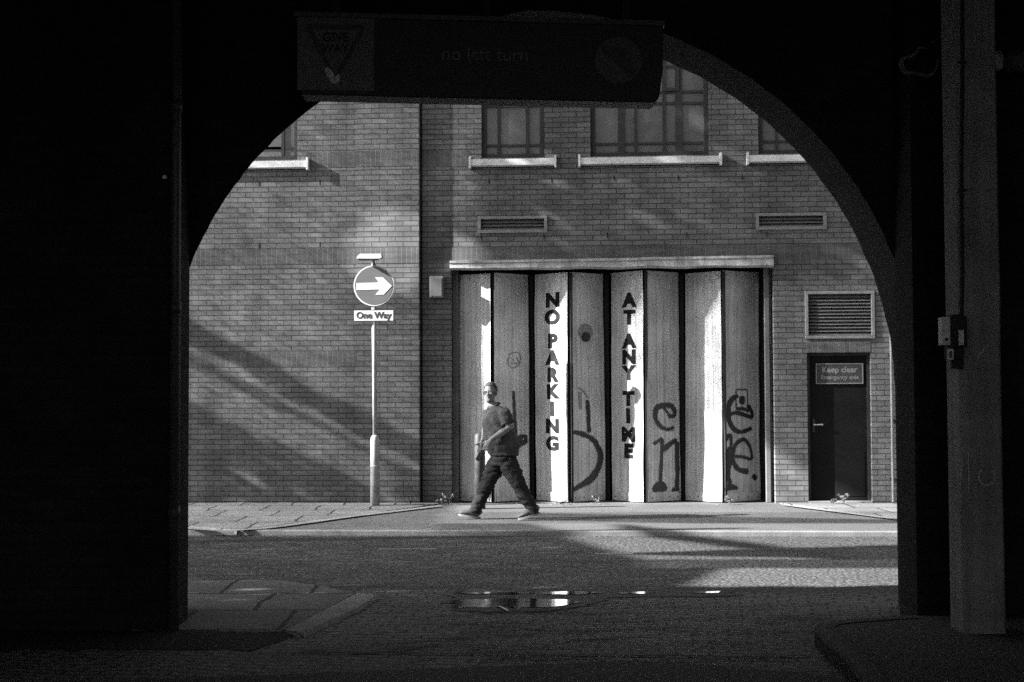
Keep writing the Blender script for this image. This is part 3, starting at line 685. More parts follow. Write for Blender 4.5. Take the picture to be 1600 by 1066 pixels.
wl_ = plain('worn_lettering', 0.22); obj('lettering', bm, wl_, S); bm = bmesh.new()
text_bm(bm, 'Emergency exit', 0.088, lambda v: Vector((cx + v.x, YR + .0765 - v.z, r_[2] + .095 + v.y)), 0.002, 0.001)
obj('lettering', bm, wl_, S)
# downpipe at the right of the emergency door
dp = empty('downpipe', (wx(1393), YR - .05, 0), 'thin vertical downpipe on the brick wall right of the emergency door', 'pipe')
bm = bmesh.new(); xx = wx(1393, YR - .05); tube(bm, [(xx, YR - .05, PZ + .03), (xx, YR - .05, wz(515))], 0.02, 12); obj('pipe', bm, M['vent'], dp)
bm = bmesh.new()
for yy in (560, 660, 750): bm = bmesh.new(); box(bm, xx - .04, xx + .04, YR - .045, YR - .001, wz(yy), wz(yy) + .03); obj('bracket', bm, M['frame'], dp)
# utility box left of the doors
r_ = wrect(671.5, 692.5, 432, 465, YR - .1); jb = empty('wall_box', (r_[0], YR, r_[2]), 'small pale upright box on the brick wall left of the folding doors', 'box')
bm = bmesh.new(); box(bm, r_[0], r_[1], YR - .13, YR - .001, r_[2], r_[3], bev=.006); obj('casing', bm, M['box'], jb)
bm = bmesh.new(); box(bm, r_[0] + .02, r_[1] - .02, YR - .136, YR - .129, r_[2] + .02, r_[3] - .03, bev=.002); obj('cover', bm, M['box'], jb)

# ------------------------------------------------------------------ one-way sign
g = onZ(586, 790, zf); PY = g.y; PX = g.x
def sp(px, py, Y=PY): return onY(px, py, Y)
OW = empty('one_way_sign', (PX, PY, PZ), 'round arrow sign with One Way plate and lamp on a pale pole', 'road sign')
ax = sp(583.8, 500).x
bm = bmesh.new(); tube(bm, [(PX, PY, sp(586, 686).z), (ax, PY, sp(584, 412).z)], [0.034, 0.034], 16); obj('pole', bm, M['pole'], OW, True)
bm = bmesh.new(); zt = sp(586, 683).z; tube(bm, [(PX, PY, PZ), (PX, PY, zt - .05), (PX, PY, zt - .0), (PX, PY, zt + .03)], [0.068, 0.066, 0.06, 0.036], 20)
tube(bm, [(PX, PY, .62), (PX, PY, .64)], 0.072, 20)
obj('pole_base', bm, M['pole'], OW, True)
Yd = PY - 0.055; c = sp(584, 446.5, Yd); rd = 32.5 * (Yd / F) * .99
def circ(r, n=48, y=Yd): return [Vector((c.x + r * math.cos(2 * math.pi * k / n), y, c.z + r * math.sin(2 * math.pi * k / n))) for k in range(n)]
bm = bmesh.new(); prism(bm, circ(rd, y=Yd - .003), (0, .008, 0)); rimo = obj('sign_disc', bm, M['white'], OW)
bm = bmesh.new(); prism(bm, circ(rd * .935, y=Yd - .0065), (0, .003, 0)); obj('blue_face', bm, M['signblue'], rimo)
bm = bmesh.new(); ap = [(557, 442.5), (592, 441.5), (586, 433.5), (598.5, 433.5), (612.5, 447), (600, 460.5), (586.5, 461), (593.5, 452.5), (557, 453.5)]
prism(bm, [sp(x_, y_, Yd) + Vector((0, -.0105, 0)) for x_, y_ in ap], (0, .003, 0)); obj('arrow', bm, M['white'], rimo)
bm = bmesh.new(); rr_ = [sp(552, 484, Yd), sp(616, 502.5, Yd)]; x0, x1, z1, z0 = rr_[0].x, rr_[1].x, rr_[0].z, rr_[1].z
box(bm, x0, x1, Yd - .003, Yd + .003, z0, z1, bev=0); plate = obj('name_plate', bm, M['blackpaint'], OW)
bm = bmesh.new(); box(bm, x0 + .014, x1 - .014, Yd - .006, Yd - .0035, z0 + .014, z1 - .014); obj('plate_face', bm, M['white'], plate)
bm = bmesh.new(); text_bm(bm, 'One Way', 0.130, lambda v: Vector(((x0 + x1) / 2 + v.x, Yd - .0085 - v.z, (z0 + z1) / 2 + v.y)), 0.0035, 0.001, sx=.98); obj('lettering', bm, M['blackpaint'], plate)
bm = bmesh.new()
for yy in (430, 462, 492): bm = bmesh.new(); tube(bm, [(ax, PY, sp(584, yy).z - .015), (ax, PY, sp(584, yy).z + .015)], 0.045, 12); box(bm, ax - .05, ax + .05, Yd + .004, PY - .02, sp(584, yy).z - .015, sp(584, yy).z + .015); obj('bracket', bm, M['pipe'], OW)
# lamp above the disc
lz = sp(584, 404).z; la = Vector((sp(580, 404).x, PY - .16, lz)); bm = bmesh.new()
prism(bm, [la + Vector(v) for v in ((-.18, -.07, -.025), (.16, -.07, -.025), (.19, -.02, -.005), (.17, .0, .055), (-.14, .0, .055), (-.17, -.02, .02))], (0, .12, 0)); bmesh.ops.bevel(bm, geom=bm.edges[:], offset=.008, segments=2, affect='EDGES')
lampo = obj('sign_lamp', bm, M['pole'], OW)
bm = bmesh.new(); box(bm, la.x - .15, la.x + .13, la.y - .05, la.y + .03, lz - .045, lz - .027, bev=.005); obj('lamp_glass', bm, M['pane'], lampo)
bm = bmesh.new(); tube(bm, [(ax, PY, sp(584, 415).z), (ax, PY, lz - .05), (ax, PY - .10, lz - .02)], 0.022, 10); obj('lamp_arm', bm, M['pipe'], lampo)

# ------------------------------------------------------------------ bollard beside the doors
bp = onZ(750, 795, PZ + .002); bo = empty('bollard', (bp.x, bp.y, PZ), 'round-topped grey bollard behind the walking man, before the doors', 'bollard')
bm = bmesh.new(); hb_ = sp(750, 676, bp.y).z; tube(bm, [(bp.x, bp.y, PZ), (bp.x, bp.y, hb_ - .05), (bp.x, bp.y, hb_ - .02), (bp.x, bp.y, hb_)], [.078, .075, .062, .03], 24); obj('post', bm, plain('bollard_paint', .04, .6, .5, 9), bo, True)
bm = bmesh.new(); tube(bm, [(bp.x, bp.y, hb_ - .17), (bp.x, bp.y, hb_ - .14)], .082, 24); obj('collar', bm, M['frame'], bo, True)

# ------------------------------------------------------------------ weeds, litter
def weed(px, py, size, z, label, Y=None, n=12, group='weeds along the foot of the building'):
    p = onZ(px, py, z)
    if Y: p.y = Y; p.x = onY(px, py, Y).x; p.z = z
    bm = bmesh.new(); rs = random.Random(int(px * 7))
    for k in range(n):
        a = rs.uniform(0, 6.28); l = size * rs.uniform(.5, 1); tip = p + Vector((math.cos(a) * l * .55, math.sin(a) * l * .35, l * rs.uniform(.5, 1)))
        mid = p.lerp(tip, .5) + Vector((0, 0, l * .15)); tube(bm, [p, mid, tip], [.004, .003, .002], 4)
        for q in range(4):
            c_ = mid.lerp(tip, q / 3); d = Vector((rs.uniform(-1, 1), rs.uniform(-1, 1), rs.uniform(-.2, 1))).normalized(); s = d.cross(Vector((rs.random(), rs.random(), .3))).normalized()
            L = rs.uniform(.025, .05); poly(bm, [c_, c_ + d * L * .5 + s * L * .3, c_ + d * L, c_ + d * L * .5 - s * L * .3])
    o = obj('weed', bm, M['weed'], recalc=False); tag(o, label, 'weed', group); return o
weed(641, 788, .15, zf, 'small weed growing from the foot of the brick pilaster')
weed(701, 789, .20, PZ, 'tallest leafy weed at the left corner of the folding doors', n=16)
weed(686, 789, .09, PZ, 'low weed between the pilaster foot and the door corner')
weed(1318, 786, .16, zf, 'pale weed growing at the emergency door threshold', n=10)
weed(1302, 787, .07, zf, 'tiny weed left of the pale one at the emergency door')
weed(1140, 789, .14, PZ, 'small weed at the foot of the last graffitied door leaf')
weed(880, 789, .07, PZ, 'flat weed under the NO PARKING leaf')
weed(932, 788, .12, PZ, 'wispy weed below the curved graffiti stroke', n=6)
bm = bmesh.new()
def scatter(n, f, s0, s1):
    for _ in range(n):
        p = f(); a = random.uniform(0, 3.14); s = random.uniform(s0, s1); d = Vector((math.cos(a), math.sin(a), random.uniform(-.1, .4))) * s; e = Vector((-math.sin(a), math.cos(a), random.uniform(0, .3))) * s * random.uniform(.3, .7)
        poly(bm, [p, p + d * .5 + e * .5, p + d, p + d * .5 - e * .5])
rp = lambda z, a, b_, c, d: (lambda: onZ(random.uniform(a, b_), random.uniform(c, d), z))
scatter(60, rp(PZ + .008, 850, 940, 785, 791), .02, .06); scatter(40, rp(PZ + .008, 700, 1200, 786, 790), .015, .04)
scatter(14, rp(.012, 420, 620, 985, 1005), .02, .05); scatter(10, rp(.012, 300, 500, 1000, 1012), .02, .06); scatter(25, rp(.012, 1195, 1285, 995, 1060), .01, .035)
scatter(18, rp(.012, 600, 1200, 940, 1030), .008, .02); scatter(10, rp(zf + .006, 1250, 1390, 786, 800), .015, .04); scatter(8, rp(.012, 700, 820, 948, 952), .02, .07)
tag(obj('leaf_litter', bm, M['litter'], recalc=False), kind='stuff')
# stalk lying by the puddle
bm = bmesh.new(); ribbon(bm, [onZ(779, 947, .014), onZ(786, 950, .016), onZ(794, 955, .014)], [.012, .02, .012], (0, 0, 1)); ribbon(bm, [onZ(787, 950, .018), onZ(795, 951, .016)], .012, (0, 0, 1))
tag(obj('twig', bm, M['sill']), 'pale forked twig lying at the near edge of the puddle', 'twig')

# ------------------------------------------------------------------ the bridge the camera stands under
YF_, YNR, YPI = 11.0, 10.3, 9.85
cx0, zc0, r0 = 26 / F * YF_, H - (621.6 - 620) / F * YF_, 572 / F * YF_
BR = empty('arch_bridge', T(0, YF_, 0), 'black sooty bridge with a round brick arch framing the street', 'bridge')
def archprof(n=150):
    j_ = lambda k: .007 * noise.noise(Vector((k * .37, 2, 0))) + .005 * noise.noise(Vector((k * 1.3, 7, 0)))
    pts = [(cx0 - r0, -0.05)] + [(cx0 - (r0 + j_(k)) * math.cos(math.pi * k / n), zc0 + (r0 + j_(k)) * math.sin(math.pi * k / n)) for k in range(n + 1)] + [(cx0 + r0, -0.05)]
    return pts
prof = archprof()
kx = YNR / YF_ * .995
def near(p):
    x_, z_ = p; t_ = max(0, min(1, (x_ - cx0 + r0 * .35) / (r0 * .35)))     # left half splays inwards towards the camera
    return (x_ * (kx + (1 - kx) * t_), H + (z_ - H) * (kx + (1 - kx) * t_))
profn = [near(p) for p in prof]
bm = bmesh.new(); uvl = bm.loops.layers.uv.new('UVMap')
s = 0
for (xa, za), (xb, zb_), (na, ma), (nb, mb) in zip(prof, prof[1:], profn, profn[1:]):
    L = math.hypot(xb - xa, zb_ - za)
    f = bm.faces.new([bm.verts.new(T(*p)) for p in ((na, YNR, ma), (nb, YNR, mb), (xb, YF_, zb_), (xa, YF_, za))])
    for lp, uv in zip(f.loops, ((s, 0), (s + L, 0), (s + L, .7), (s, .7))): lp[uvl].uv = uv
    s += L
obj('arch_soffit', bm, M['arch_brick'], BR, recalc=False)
bm = bmesh.new(); BL, BRR, BT = -3.4, 5.2, 7.0
for Yy in (YNR, YF_):
    pf = profn if Yy == YNR else prof
    for (xa, za), (xb, zb_) in zip(pf, pf[1:]):
        if abs(xb - xa) < 1e-6: continue
        quad(bm, T(xa, Yy, za), T(xb, Yy, zb_), T(xb, Yy, BT), T(xa, Yy, BT))
    quad(bm, T(BL, Yy, -.05), T(pf[1][0], Yy, -.05), T(pf[1][0], Yy, BT), T(BL, Yy, BT)); quad(bm, T(cx0 + r0, Yy, -.05), T(BRR, Yy, -.05), T(BRR, Yy, BT), T(cx0 + r0, Yy, BT))
quad(bm, T(BL, YNR, -.05), T(BL, YF_, -.05), T(BL, YF_, BT), T(BL, YNR, BT)); quad(bm, T(BRR, YNR, -.05), T(BRR, YF_, -.05), T(BRR, YF_, BT), T(BRR, YNR, BT))
quad(bm, T(BL, YNR, BT), T(BRR, YNR, BT), T(BRR, YF_, BT), T(BL, YF_, BT))
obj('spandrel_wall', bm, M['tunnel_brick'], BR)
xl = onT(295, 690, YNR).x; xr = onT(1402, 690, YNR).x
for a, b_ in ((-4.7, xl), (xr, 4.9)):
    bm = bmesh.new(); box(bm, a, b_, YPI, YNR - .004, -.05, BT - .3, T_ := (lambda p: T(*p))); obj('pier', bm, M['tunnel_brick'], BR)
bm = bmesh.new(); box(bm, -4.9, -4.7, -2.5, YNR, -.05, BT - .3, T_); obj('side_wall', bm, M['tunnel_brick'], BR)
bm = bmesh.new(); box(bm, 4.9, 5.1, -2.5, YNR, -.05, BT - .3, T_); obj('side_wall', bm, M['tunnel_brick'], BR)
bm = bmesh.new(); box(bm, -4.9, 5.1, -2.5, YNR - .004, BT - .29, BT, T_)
box(bm, -4.7, 4.9, -2.5, -2.2, 4.5, BT - .295, T_)  # unseen rear downstand, added to keep sky light off the column top
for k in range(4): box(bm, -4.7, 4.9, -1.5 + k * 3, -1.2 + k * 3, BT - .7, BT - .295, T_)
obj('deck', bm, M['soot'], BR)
# mineral stains high on the right of the pier wall
m_st = plain('lime_stain', .10, .9, .6, 30)
bm = bmesh.new(); sp_ = lambda x_, y_: T(*(onT(x_, y_, YPI) + Vector((0, -.004, 0))))
nrm = TR @ Vector((0, -1, 0))
ribbon(bm, [sp_(*p) for p in ((1448, 77), (1437, 75), (1428, 86), (1412, 92), (1408, 103), (1415, 114), (1430, 115), (1452, 119), (1462, 108), (1466, 93))], [.006, .012, .016, .025, .028, .025, .016, .02, .018, .01], nrm)
ribbon(bm, [sp_(*p) for p in ((1455, 68), (1468, 59), (1480, 58), (1486, 75), (1478, 92))], .008, nrm)
obj('lime_stain', bm, m_st, BR)
# concrete column in the passage
D1 = 9.0; cl, cr = onT(1503, 800, D1).x, onT(1569, 800, D1).x
col = empty('concrete_column', T((cl + cr) / 2, D1, zr), 'square concrete column standing in the dark on the right', 'column')
bm = bmesh.new(); nseg = 18; rg = []
for j in range(nseg + 1):
    z = zr - .02 + (BT - .3 - zr) * j / nseg; w1 = .006 * noise.noise(Vector((z * 2, 0, 0))); w2 = .006 * noise.noise(Vector((z * 2, 5, 0)))
    ch = .012
    rg.append([bm.verts.new(T(x_, y_, z)) for x_, y_ in ((cl + w1 + ch, D1), (cr + w2 - ch, D1), (cr + w2, D1 + ch), (cr, D1 + .27), (cl, D1 + .27), (cl + w1, D1 + ch))])
for a, b_ in zip(rg, rg[1:]):
    for k in range(6): bm.faces.new((a[k], a[(k + 1) % 6], b_[(k + 1) % 6], b_[k]))
obj('shaft', bm, M['concrete'], col)
bm = bmesh.new()
for x_, y_, rr_ in ((1542, 745, 14), (1541, 745, 12)):
    ribbon(bm, [T(*(onT(x_ + rr_ * math.cos(a), y_ + rr_ * math.sin(a), D1) + Vector((0, -.003, 0)))) for a in [k / 10 * 5.2 - 1 for k in range(11)]], .004, nrm)
for xx_ in ((1503, 700, 1500, 760), (1512, 690, 1514, 780), (1526, 560, 1545, 535)): ribbon(bm, [T(*(onT(xx_[0], xx_[1], D1) + Vector((0, -.003, 0)))), T(*(onT(xx_[2], xx_[3], D1) + Vector((0, -.003, 0))))], .005, nrm)
obj('scratches', bm, plain('scratch', .24), col)
# cable and alarm sounder on the column
cb = empty('cable', T(*onT(1503, 490, D1)), 'black cable running down the concrete column to the alarm box', 'cable')
bm = bmesh.new(); tube(bm, [T(*(onT(1502, y_, D1) + Vector((.004 * math.sin(y_ * .05), -.014, 0)))) for y_ in (-60, 40, 140, 240, 330, 420, 492)], .012, 8); obj('sheath', bm, M['rubber'], cb)
bm = bmesh.new()
for y_ in (100, 300): p = onT(1502, y_, D1); bm = bmesh.new(); box(bm, p.x - .025, p.x + .025, D1 - .03, D1 - .0, p.z, p.z + .015, T_); obj('clip', bm, M['rubber'], cb)
al = empty('alarm_unit', T(*onT(1485, 560, D1)), 'black alarm unit with three pale labels on the column', 'alarm')
bm = bmesh.new()
def tb(px0, px1, py0, py1, d0, d1, bev=.004):
    a, b2 = onT(px0, py1, D1), onT(px1, py0, D1); box(bm, a.x, b2.x, D1 - d1, D1 - d0, a.z, b2.z, T_, bev=bev)
tb(1473, 1501, 493, 546, .002, .16, .04); tb(1474, 1498, 540, 562, .002, .12, .02); tb(1484, 1502, 550, 577, .002, .05, .01); obj('housing', bm, M['rubber'], al)
pl = plain('pale_label', .34, .6, .35, 30); 
bm = bmesh.new(); tb(1461, 1474, 497, 541, .06, .15, .012); lt = obj('light_cover', bm, pl, al)
bm = bmesh.new(); p = onT(1467.5, 532, D1); tube(bm, [T(p.x, D1 - .150, p.z), T(p.x, D1 - .156, p.z)], .011, 14); obj('button', bm, M['rubber'], lt)
bm = bmesh.new(); tb(1485, 1493, 518, 541, .161, .168, .002); obj('label', bm, pl, al)
bm = bmesh.new(); tb(1471, 1480, 546, 563, .121, .128, .002); l2 = obj('label', bm, pl, al)
bm = bmesh.new(); tb(1474, 1477, 550, 560, .1285, .131, 0); obj('slot', bm, M['rubber'], l2)
# unlit bulkhead fitting at the upper right
bl = empty('bulkhead_light', T(*onT(1560, 95, D1)), 'unlit grey bulkhead light high beyond the concrete column', 'light fitting')
a = onT(1527, 95, YPI - .15); b_ = onT(1640, 100, YPI - .15); bm = bmesh.new()
tube(bm, [T(*a) , T(*(a + Vector((.02, 0, 0)))), T(*a.lerp(b_, .3)), T(*a.lerp(b_, .34))], [.035, .068, .070, .05], 20); obj('diffuser', bm, plain('dusty_diffuser', .30, .5, .5, 14), bl, True)
bm = bmesh.new(); tube(bm, [T(*a.lerp(b_, .345)), T(*a.lerp(b_, .4)), T(*b_)], [.05, .078, .09], 20); obj('housing', bm, plain('dusty_housing', .03, .7, .5, 14), bl, True)
bm = bmesh.new(); box(bm, a.x + .05, b_.x, YPI - .15, YPI - .001, a.z - .02, a.z + .02, T_); obj('mount', bm, M['rubber'], bl)
# pipe on the left pier
px_ = onT(271, 600, YPI - .1); lp = empty('drainpipe', T(px_.x, YPI - .1, 0), 'dark vertical drainpipe on the left pier inside the arch', 'pipe')
bm = bmesh.new(); tube(bm, [T(px_.x, YPI - .06, 0), T(px_.x, YPI - .06, BT - .75)], .036, 14); obj('pipe', bm, plain('old_pipe', .035, .5, .3), lp, True)
bm = bmesh.new()
lc_ = plain('old_pipe_collar', .03, .5, .3)
for z in (.8, 2.2, 3.6, 4.9): bm = bmesh.new(); tube(bm, [T(px_.x, YPI - .06, z), T(px_.x, YPI - .06, z + .08)], .043, 14); obj('collar', bm, lc_, lp, True)
# small bright dot
bm = bmesh.new(); p = onT(258, 277, YPI); tube(bm, [T(p.x, YPI - .001, p.z), T(p.x, YPI - .02, p.z), T(p.x, YPI - .028, p.z)], [.014, .014, .008], 14)  # white disc standing in for the bright dot
tag(obj('white_speck', bm, plain('speck', .8, .4, .1)), 'tiny round white stud on the black pier left of the drainpipe', 'mark')

# ------------------------------------------------------------------ box sign hung in the arch
YS = 9.35
def st(px, py, d=0): return onT(px, py, YS) + Vector((0, d, 0))
HS = empty('hanging_sign', T(*st(750, 90)), 'long dark GIVE WAY and no left turn box sign hung across the arch', 'road sign')
ol = [(462, 24), (1036, 38), (1036, 108), (1030, 152), (1021, 160.5), (470, 148)]
bm = bmesh.new(); prism(bm, [T(*st(x_, y_)) for x_, y_ in ol], TR @ Vector((0, .22, 0))); bmesh.ops.bevel(bm, geom=bm.edges[:], offset=.006, segments=1, affect='EDGES'); hb0 = obj('board', bm, plain('board_black', .007, .6, .3), HS)
bm = bmesh.new(); prism(bm, [T(*st(x_, y_, -.03)) for x_, y_ in ((460, 20), (1038, 34), (1038, 42), (460, 27))], TR @ Vector((0, .27, 0))); obj('hood', bm, plain('hood_grey', .035, .6), HS)
bm = bmesh.new(); prism(bm, [T(*st(x_, y_, -.012)) for x_, y_ in ((465, 27), (585, 29), (585, 143), (465, 141))], TR @ Vector((0, .01, 0))); gp = obj('give_way_panel', bm, plain('panel_grey', .05, .5, .2), HS)
bm = bmesh.new()
def bar(a, b2, wd, d): 
    ribbon(bm, [T(*st(*a, d)), T(*st((a[0] + b2[0]) / 2, (a[1] + b2[1]) / 2, d)), T(*st(*b2, d))], wd, nrm)
for a, b2 in (((481, 42), (569, 44)), ((569, 44), (524, 125)), ((524, 125), (482, 43))): bar(a, b2, 6 * YS / F, -.016)
obj('triangle', bm, M['blackpaint'], gp)
bm = bmesh.new()
def tx(s_, px, py, size, wob=0):
    c_ = st(px, py, -.018); text_bm(bm, s_, size, lambda v: T(c_.x + v.x, c_.y - v.z, c_.z + v.y - v.x * .022), .002, .001)
db_ = plain('dull_black', .012); tx('GIVE', 525, 60, .085); obj('lettering', bm, db_, gp); bm = bmesh.new(); tx('WAY', 524, 77, .078); obj('lettering', bm, db_, gp)
bm = bmesh.new(); ribbon(bm, [T(*st(x_, y_, -.020)) for x_, y_ in ((511, 107), (516, 117), (522, 126), (527, 125), (530, 118))], [.02, .035, .04, .035, .015], nrm); obj('worn_tip', bm, plain('bare_tip', .38, .6, .6, 40), gp)
bm = bmesh.new(); tx('no left turn', 758, 87, .125); obj('lettering', bm, plain('dim_letters', .075), HS)
bm = bmesh.new(); c_ = st(966, 95, -.012); rc = 37 * YS / F
prism(bm, [T(c_.x + rc * math.cos(k / 40 * 6.2832), c_.y, c_.z + rc * math.sin(k / 40 * 6.2832)) for k in range(40)], TR @ Vector((0, .01, 0))); rdl = obj('roundel', bm, plain('roundel_grey', .03, .5, .2), HS)
bm = bmesh.new(); ribbon(bm, [T(c_.x - rc * .68, c_.y - .004, c_.z + rc * .62), T(c_.x, c_.y - .004, c_.z), T(c_.x + rc * .68, c_.y - .004, c_.z - rc * .62)], .04, nrm)
ribbon(bm, [T(c_.x + rc * .35, c_.y - .005, c_.z - rc * .5), T(c_.x + rc * .35, c_.y - .005, c_.z + rc * .05), T(c_.x + rc * .2, c_.y - .005, c_.z + rc * .32), T(c_.x - rc * .25, c_.y - .005, c_.z + rc * .35)], .05, nrm)
poly(bm, [T(c_.x + a_ * rc, c_.y - .008, c_.z + b2 * rc) for a_, b2 in ((-.62, .34), (-.22, .62), (-.22, .06))])
obj('turn_arrow', bm, M['blackpaint'], rdl)
bm = bmesh.new()
for x_ in (520, 760, 980): p = st(x_, 20); bm = bmesh.new(); box(bm, p.x - .02, p.x + .02, YS + .08, YS + .12, p.z - .02, BT - .75, T_); obj('hanger', bm, M['rubber'], HS)

# ------------------------------------------------------------------ the walking man
fp = onZ(780, 812, PZ); PYY = fp.y; ppm = (onY(880, 700, PYY) - onY(780, 700, PYY)).length / 100
def q(px, py, dy=0.0):
    p = onY(px, py, PYY); return Vector((p.x, PYY + dy, p.z))
man = empty('person', fp, 'heavyset man in polo shirt and glasses walking left past the folding doors', 'person')
skin = plain('skin', .17, .55, .15, 12, 200, .1); hairm = plain('grey_hair', .05, .8, .4, 60, 200, .6, .004)
shirt = plain('polo_cloth', .042, .9, .45, 9, 30, .6, .012); trs = plain('trouser_cloth', .014, .9, .4, 5, 14, .8, .02)
shoe = plain('shoe_suede', .08, .8, .3, 20); sole = plain('shoe_sole', .18, .7, .2)
fd = Vector((-.78, -.62, 0)).normalized(); sd = Vector((fd.y * -1, fd.x, 0)) * -1     # torso facing, and side towards his left
sd = Vector((.62, -.78, 0))
hips = q(786, 716); belly = q(781, 690); chest = q(776, 657); neck0 = q(771, 636); 
shL = chest + sd * .185 + Vector((0, 0, .10)); shR = chest - sd * .185 + Vector((0, 0, .09))
hf = Vector((-.30, -.95, 0)).normalized(); hs = Vector((hf.y, -hf.x, 0))
hc = q(766.5, 613.5); 
hrot = Matrix((hs, -hf, Vector((0, 0, 1)))).transposed()
wristL, elbowL = q(769, 687, -.30), q(797, 668, -.20); shL2 = q(790, 645, -.17)
wristR, elbowR = q(752, 690, .20), q(757, 668, .24)
kneeF, ankF = q(761, 757, .04), q(742, 799, .06); kneeB, ankB = q(811, 757, -.10), q(833, 797, -.10)
bm = bmesh.new()
# body: torso, neck, head
tube(bm, [hips, belly, chest, chest + Vector((0, 0, .12)), neck0, q(769, 628)], [.15, .17, .165, .13, .065, .06], 20, ell=[.13, .16, .12, .10, .06, .06], ref=fd)
ellipsoid(bm, hc + Vector((0, 0, .02)), (.077, .098, .108), hrot); ellipsoid(bm, hc + hf * .018 + Vector((0, 0, -.055)), (.062, .078, .078), hrot)
ellipsoid(bm, hc + hf * .055 + Vector((0, 0, -.105)), (.036, .034, .028), hrot)
# nose, brow, ears, lips
tube(bm, [hc + hf * .088 + Vector((0, 0, .012)), hc + hf * .108 + Vector((0, 0, -.028)), hc + hf * .09 + Vector((0, 0, -.038))], [.008, .016, .012], 10)
tube(bm, [hc + hf * .082 + hs * .045 + Vector((0, 0, .024)), hc + hf * .094 + Vector((0, 0, .026)), hc + hf * .082 - hs * .045 + Vector((0, 0, .024))], [.01, .012, .01], 8)
tube(bm, [hc + hf * .078 + hs * .024 + Vector((0, 0, -.066)), hc + hf * .092 + Vector((0, 0, -.066)), hc + hf * .078 - hs * .024 + Vector((0, 0, -.066))], [.006, .009, .006], 8)
for sg in (-1, 1): ellipsoid(bm, hc + hs * sg * .08 - hf * .005 + Vector((0, 0, -.012)), (.012, .022, .034), hrot, 10, 6)
# arms
tube(bm, [shL, shL2, elbowL, elbowL.lerp(wristL, .4), wristL], [.06, .055, .046, .045, .03], 14)
tube(bm, [shR, elbowR, wristR], [.06, .046, .03], 14)
def hand(w_, d, side, down, curl=.5, k=1.0):
    """palm and five fingers; d along the palm, side towards the thumb, down = palm normal"""
    d = d.normalized(); side = (side - d * side.dot(d)).normalized(); n_ = d.cross(side)
    if n_.dot(down) < 0: n_ = -n_
    pc = w_ + d * .045
    tube(bm, [w_ - d * .01, w_ + d * .03, w_ + d * .09], [.026, .04, .042], 12, ell=[.02, .017, .015], ref=n_)
    for i, L in enumerate((.072, .080, .074, .058)):
        b0 = w_ + d * .088 + side * (.030 - i * .0205); L *= k
        d1 = (d * math.cos(curl * .5) + n_ * math.sin(curl * .5)); d2 = (d * math.cos(curl * 1.3) + n_ * math.sin(curl * 1.3)); d3 = (d * math.cos(curl * 2) + n_ * math.sin(curl * 2))
        p1 = b0 + d1 * L * .45; p2 = p1 + d2 * L * .32; p3 = p2 + d3 * L * .23
        tube(bm, [b0 - d * .01, b0, p1, p2, p3], [.0095, .0095, .009, .0085, .007], 8)
    t0 = w_ + d * .03 + side * .03; t1 = t0 + (side * .7 + d * .7 + n_ * .3).normalized() * .036; t2 = t1 + (side * .25 + d + n_ * .5).normalized() * .03
    tube(bm, [t0 - side * .015, t0, t1, t2], [.013, .013, .0105, .008], 8)
hd = q(757, 707, -.31) - wristL; hand(wristL, hd, Vector((-.8, 0, -.2)), Vector((0, .6, -.2)), .55)
hand(wristR, Vector((-.3, 0, -1)), Vector((-1, 0, 0)), Vector((0, -1, 0)), .5)
# legs and feet inside the clothes
tube(bm, [hips + sd * -.08 + Vector((0, 0, -.02)), kneeF, ankF, ankF + Vector((0, 0, -.05))], [.10, .065, .042, .04], 14)
tube(bm, [hips + sd * .08 + Vector((0, 0, -.02)), kneeB, ankB, ankB + Vector((0, 0, -.05))], [.10, .065, .042, .04], 14)
body = obj('body', bm, skin, man); bake(body, ('REMESH', dict(mode='VOXEL', voxel_size=.0058)), ('SMOOTH', dict(factor=.5, iterations=2)))
# hair: short crop
bm = bmesh.new(); ellipsoid(bm, hc + Vector((0, 0, .034)) - hf * .006, (.086, .107, .105), hrot, 32, 24)
for v in list(bm.verts):
    l = v.co - hc; f_ = l.dot(hf); z = l.z
    v.co += Vector((0, 0, 0)) + l.normalized() * .004 * noise.noise(v.co * 60)
dele = [v for v in bm.verts if ((v.co - hc).dot(hf) > .035 and (v.co - hc).z < .078) or (v.co - hc).z < -.035 - (v.co - hc).dot(hf) * .3 or ((v.co - hc).dot(hf) > .0 and (v.co - hc).z < .03)]
bmesh.ops.delete(bm, geom=dele, context='VERTS'); obj('hair', bm, hairm, man, True)
# short beard
bm = bmesh.new(); ellipsoid(bm, hc + hf * .060 + Vector((0, 0, -.098)), (.042, .036, .036), hrot, 16, 12); tube(bm, [hc + hf * .085 + hs * .03 + Vector((0, 0, -.055)), hc + hf * .100 + Vector((0, 0, -.050)), hc + hf * .085 - hs * .03 + Vector((0, 0, -.055))], [.006, .007, .006], 8)
obj('beard', bm, plain('beard', .13, .9, .3, 60), man, True)
# glasses
bm = bmesh.new()
for sg in (-1, 1):
    c_ = hc + hf * .102 + hs * sg * .034 + Vector((0, 0, -.004)); ringp = [c_ + hs * .027 * math.cos(a) + Vector((0, 0, .019 * math.sin(a))) - hf * .01 * abs(math.cos(a)) * .3 for a in [k / 16 * 6.2832 for k in range(17)]]
    tube(bm, ringp, .0038, 6); tube(bm, [c_ + hs * sg * .027 - hf * .003, hc + hs * sg * .084 + hf * .02 + Vector((0, 0, 0)), hc + hs * sg * .086 - hf * .01], .003, 6)
    poly(bm, [p + hf * .0005 for p in ringp[:-1]], 1)
tube(bm, [hc + hf * .104 + hs * .008, hc + hf * .104 - hs * .008], .003, 6)
obj('glasses', bm, [M['blackpaint'], plain('lens', .06, .15, .05, spec=.8)], man)
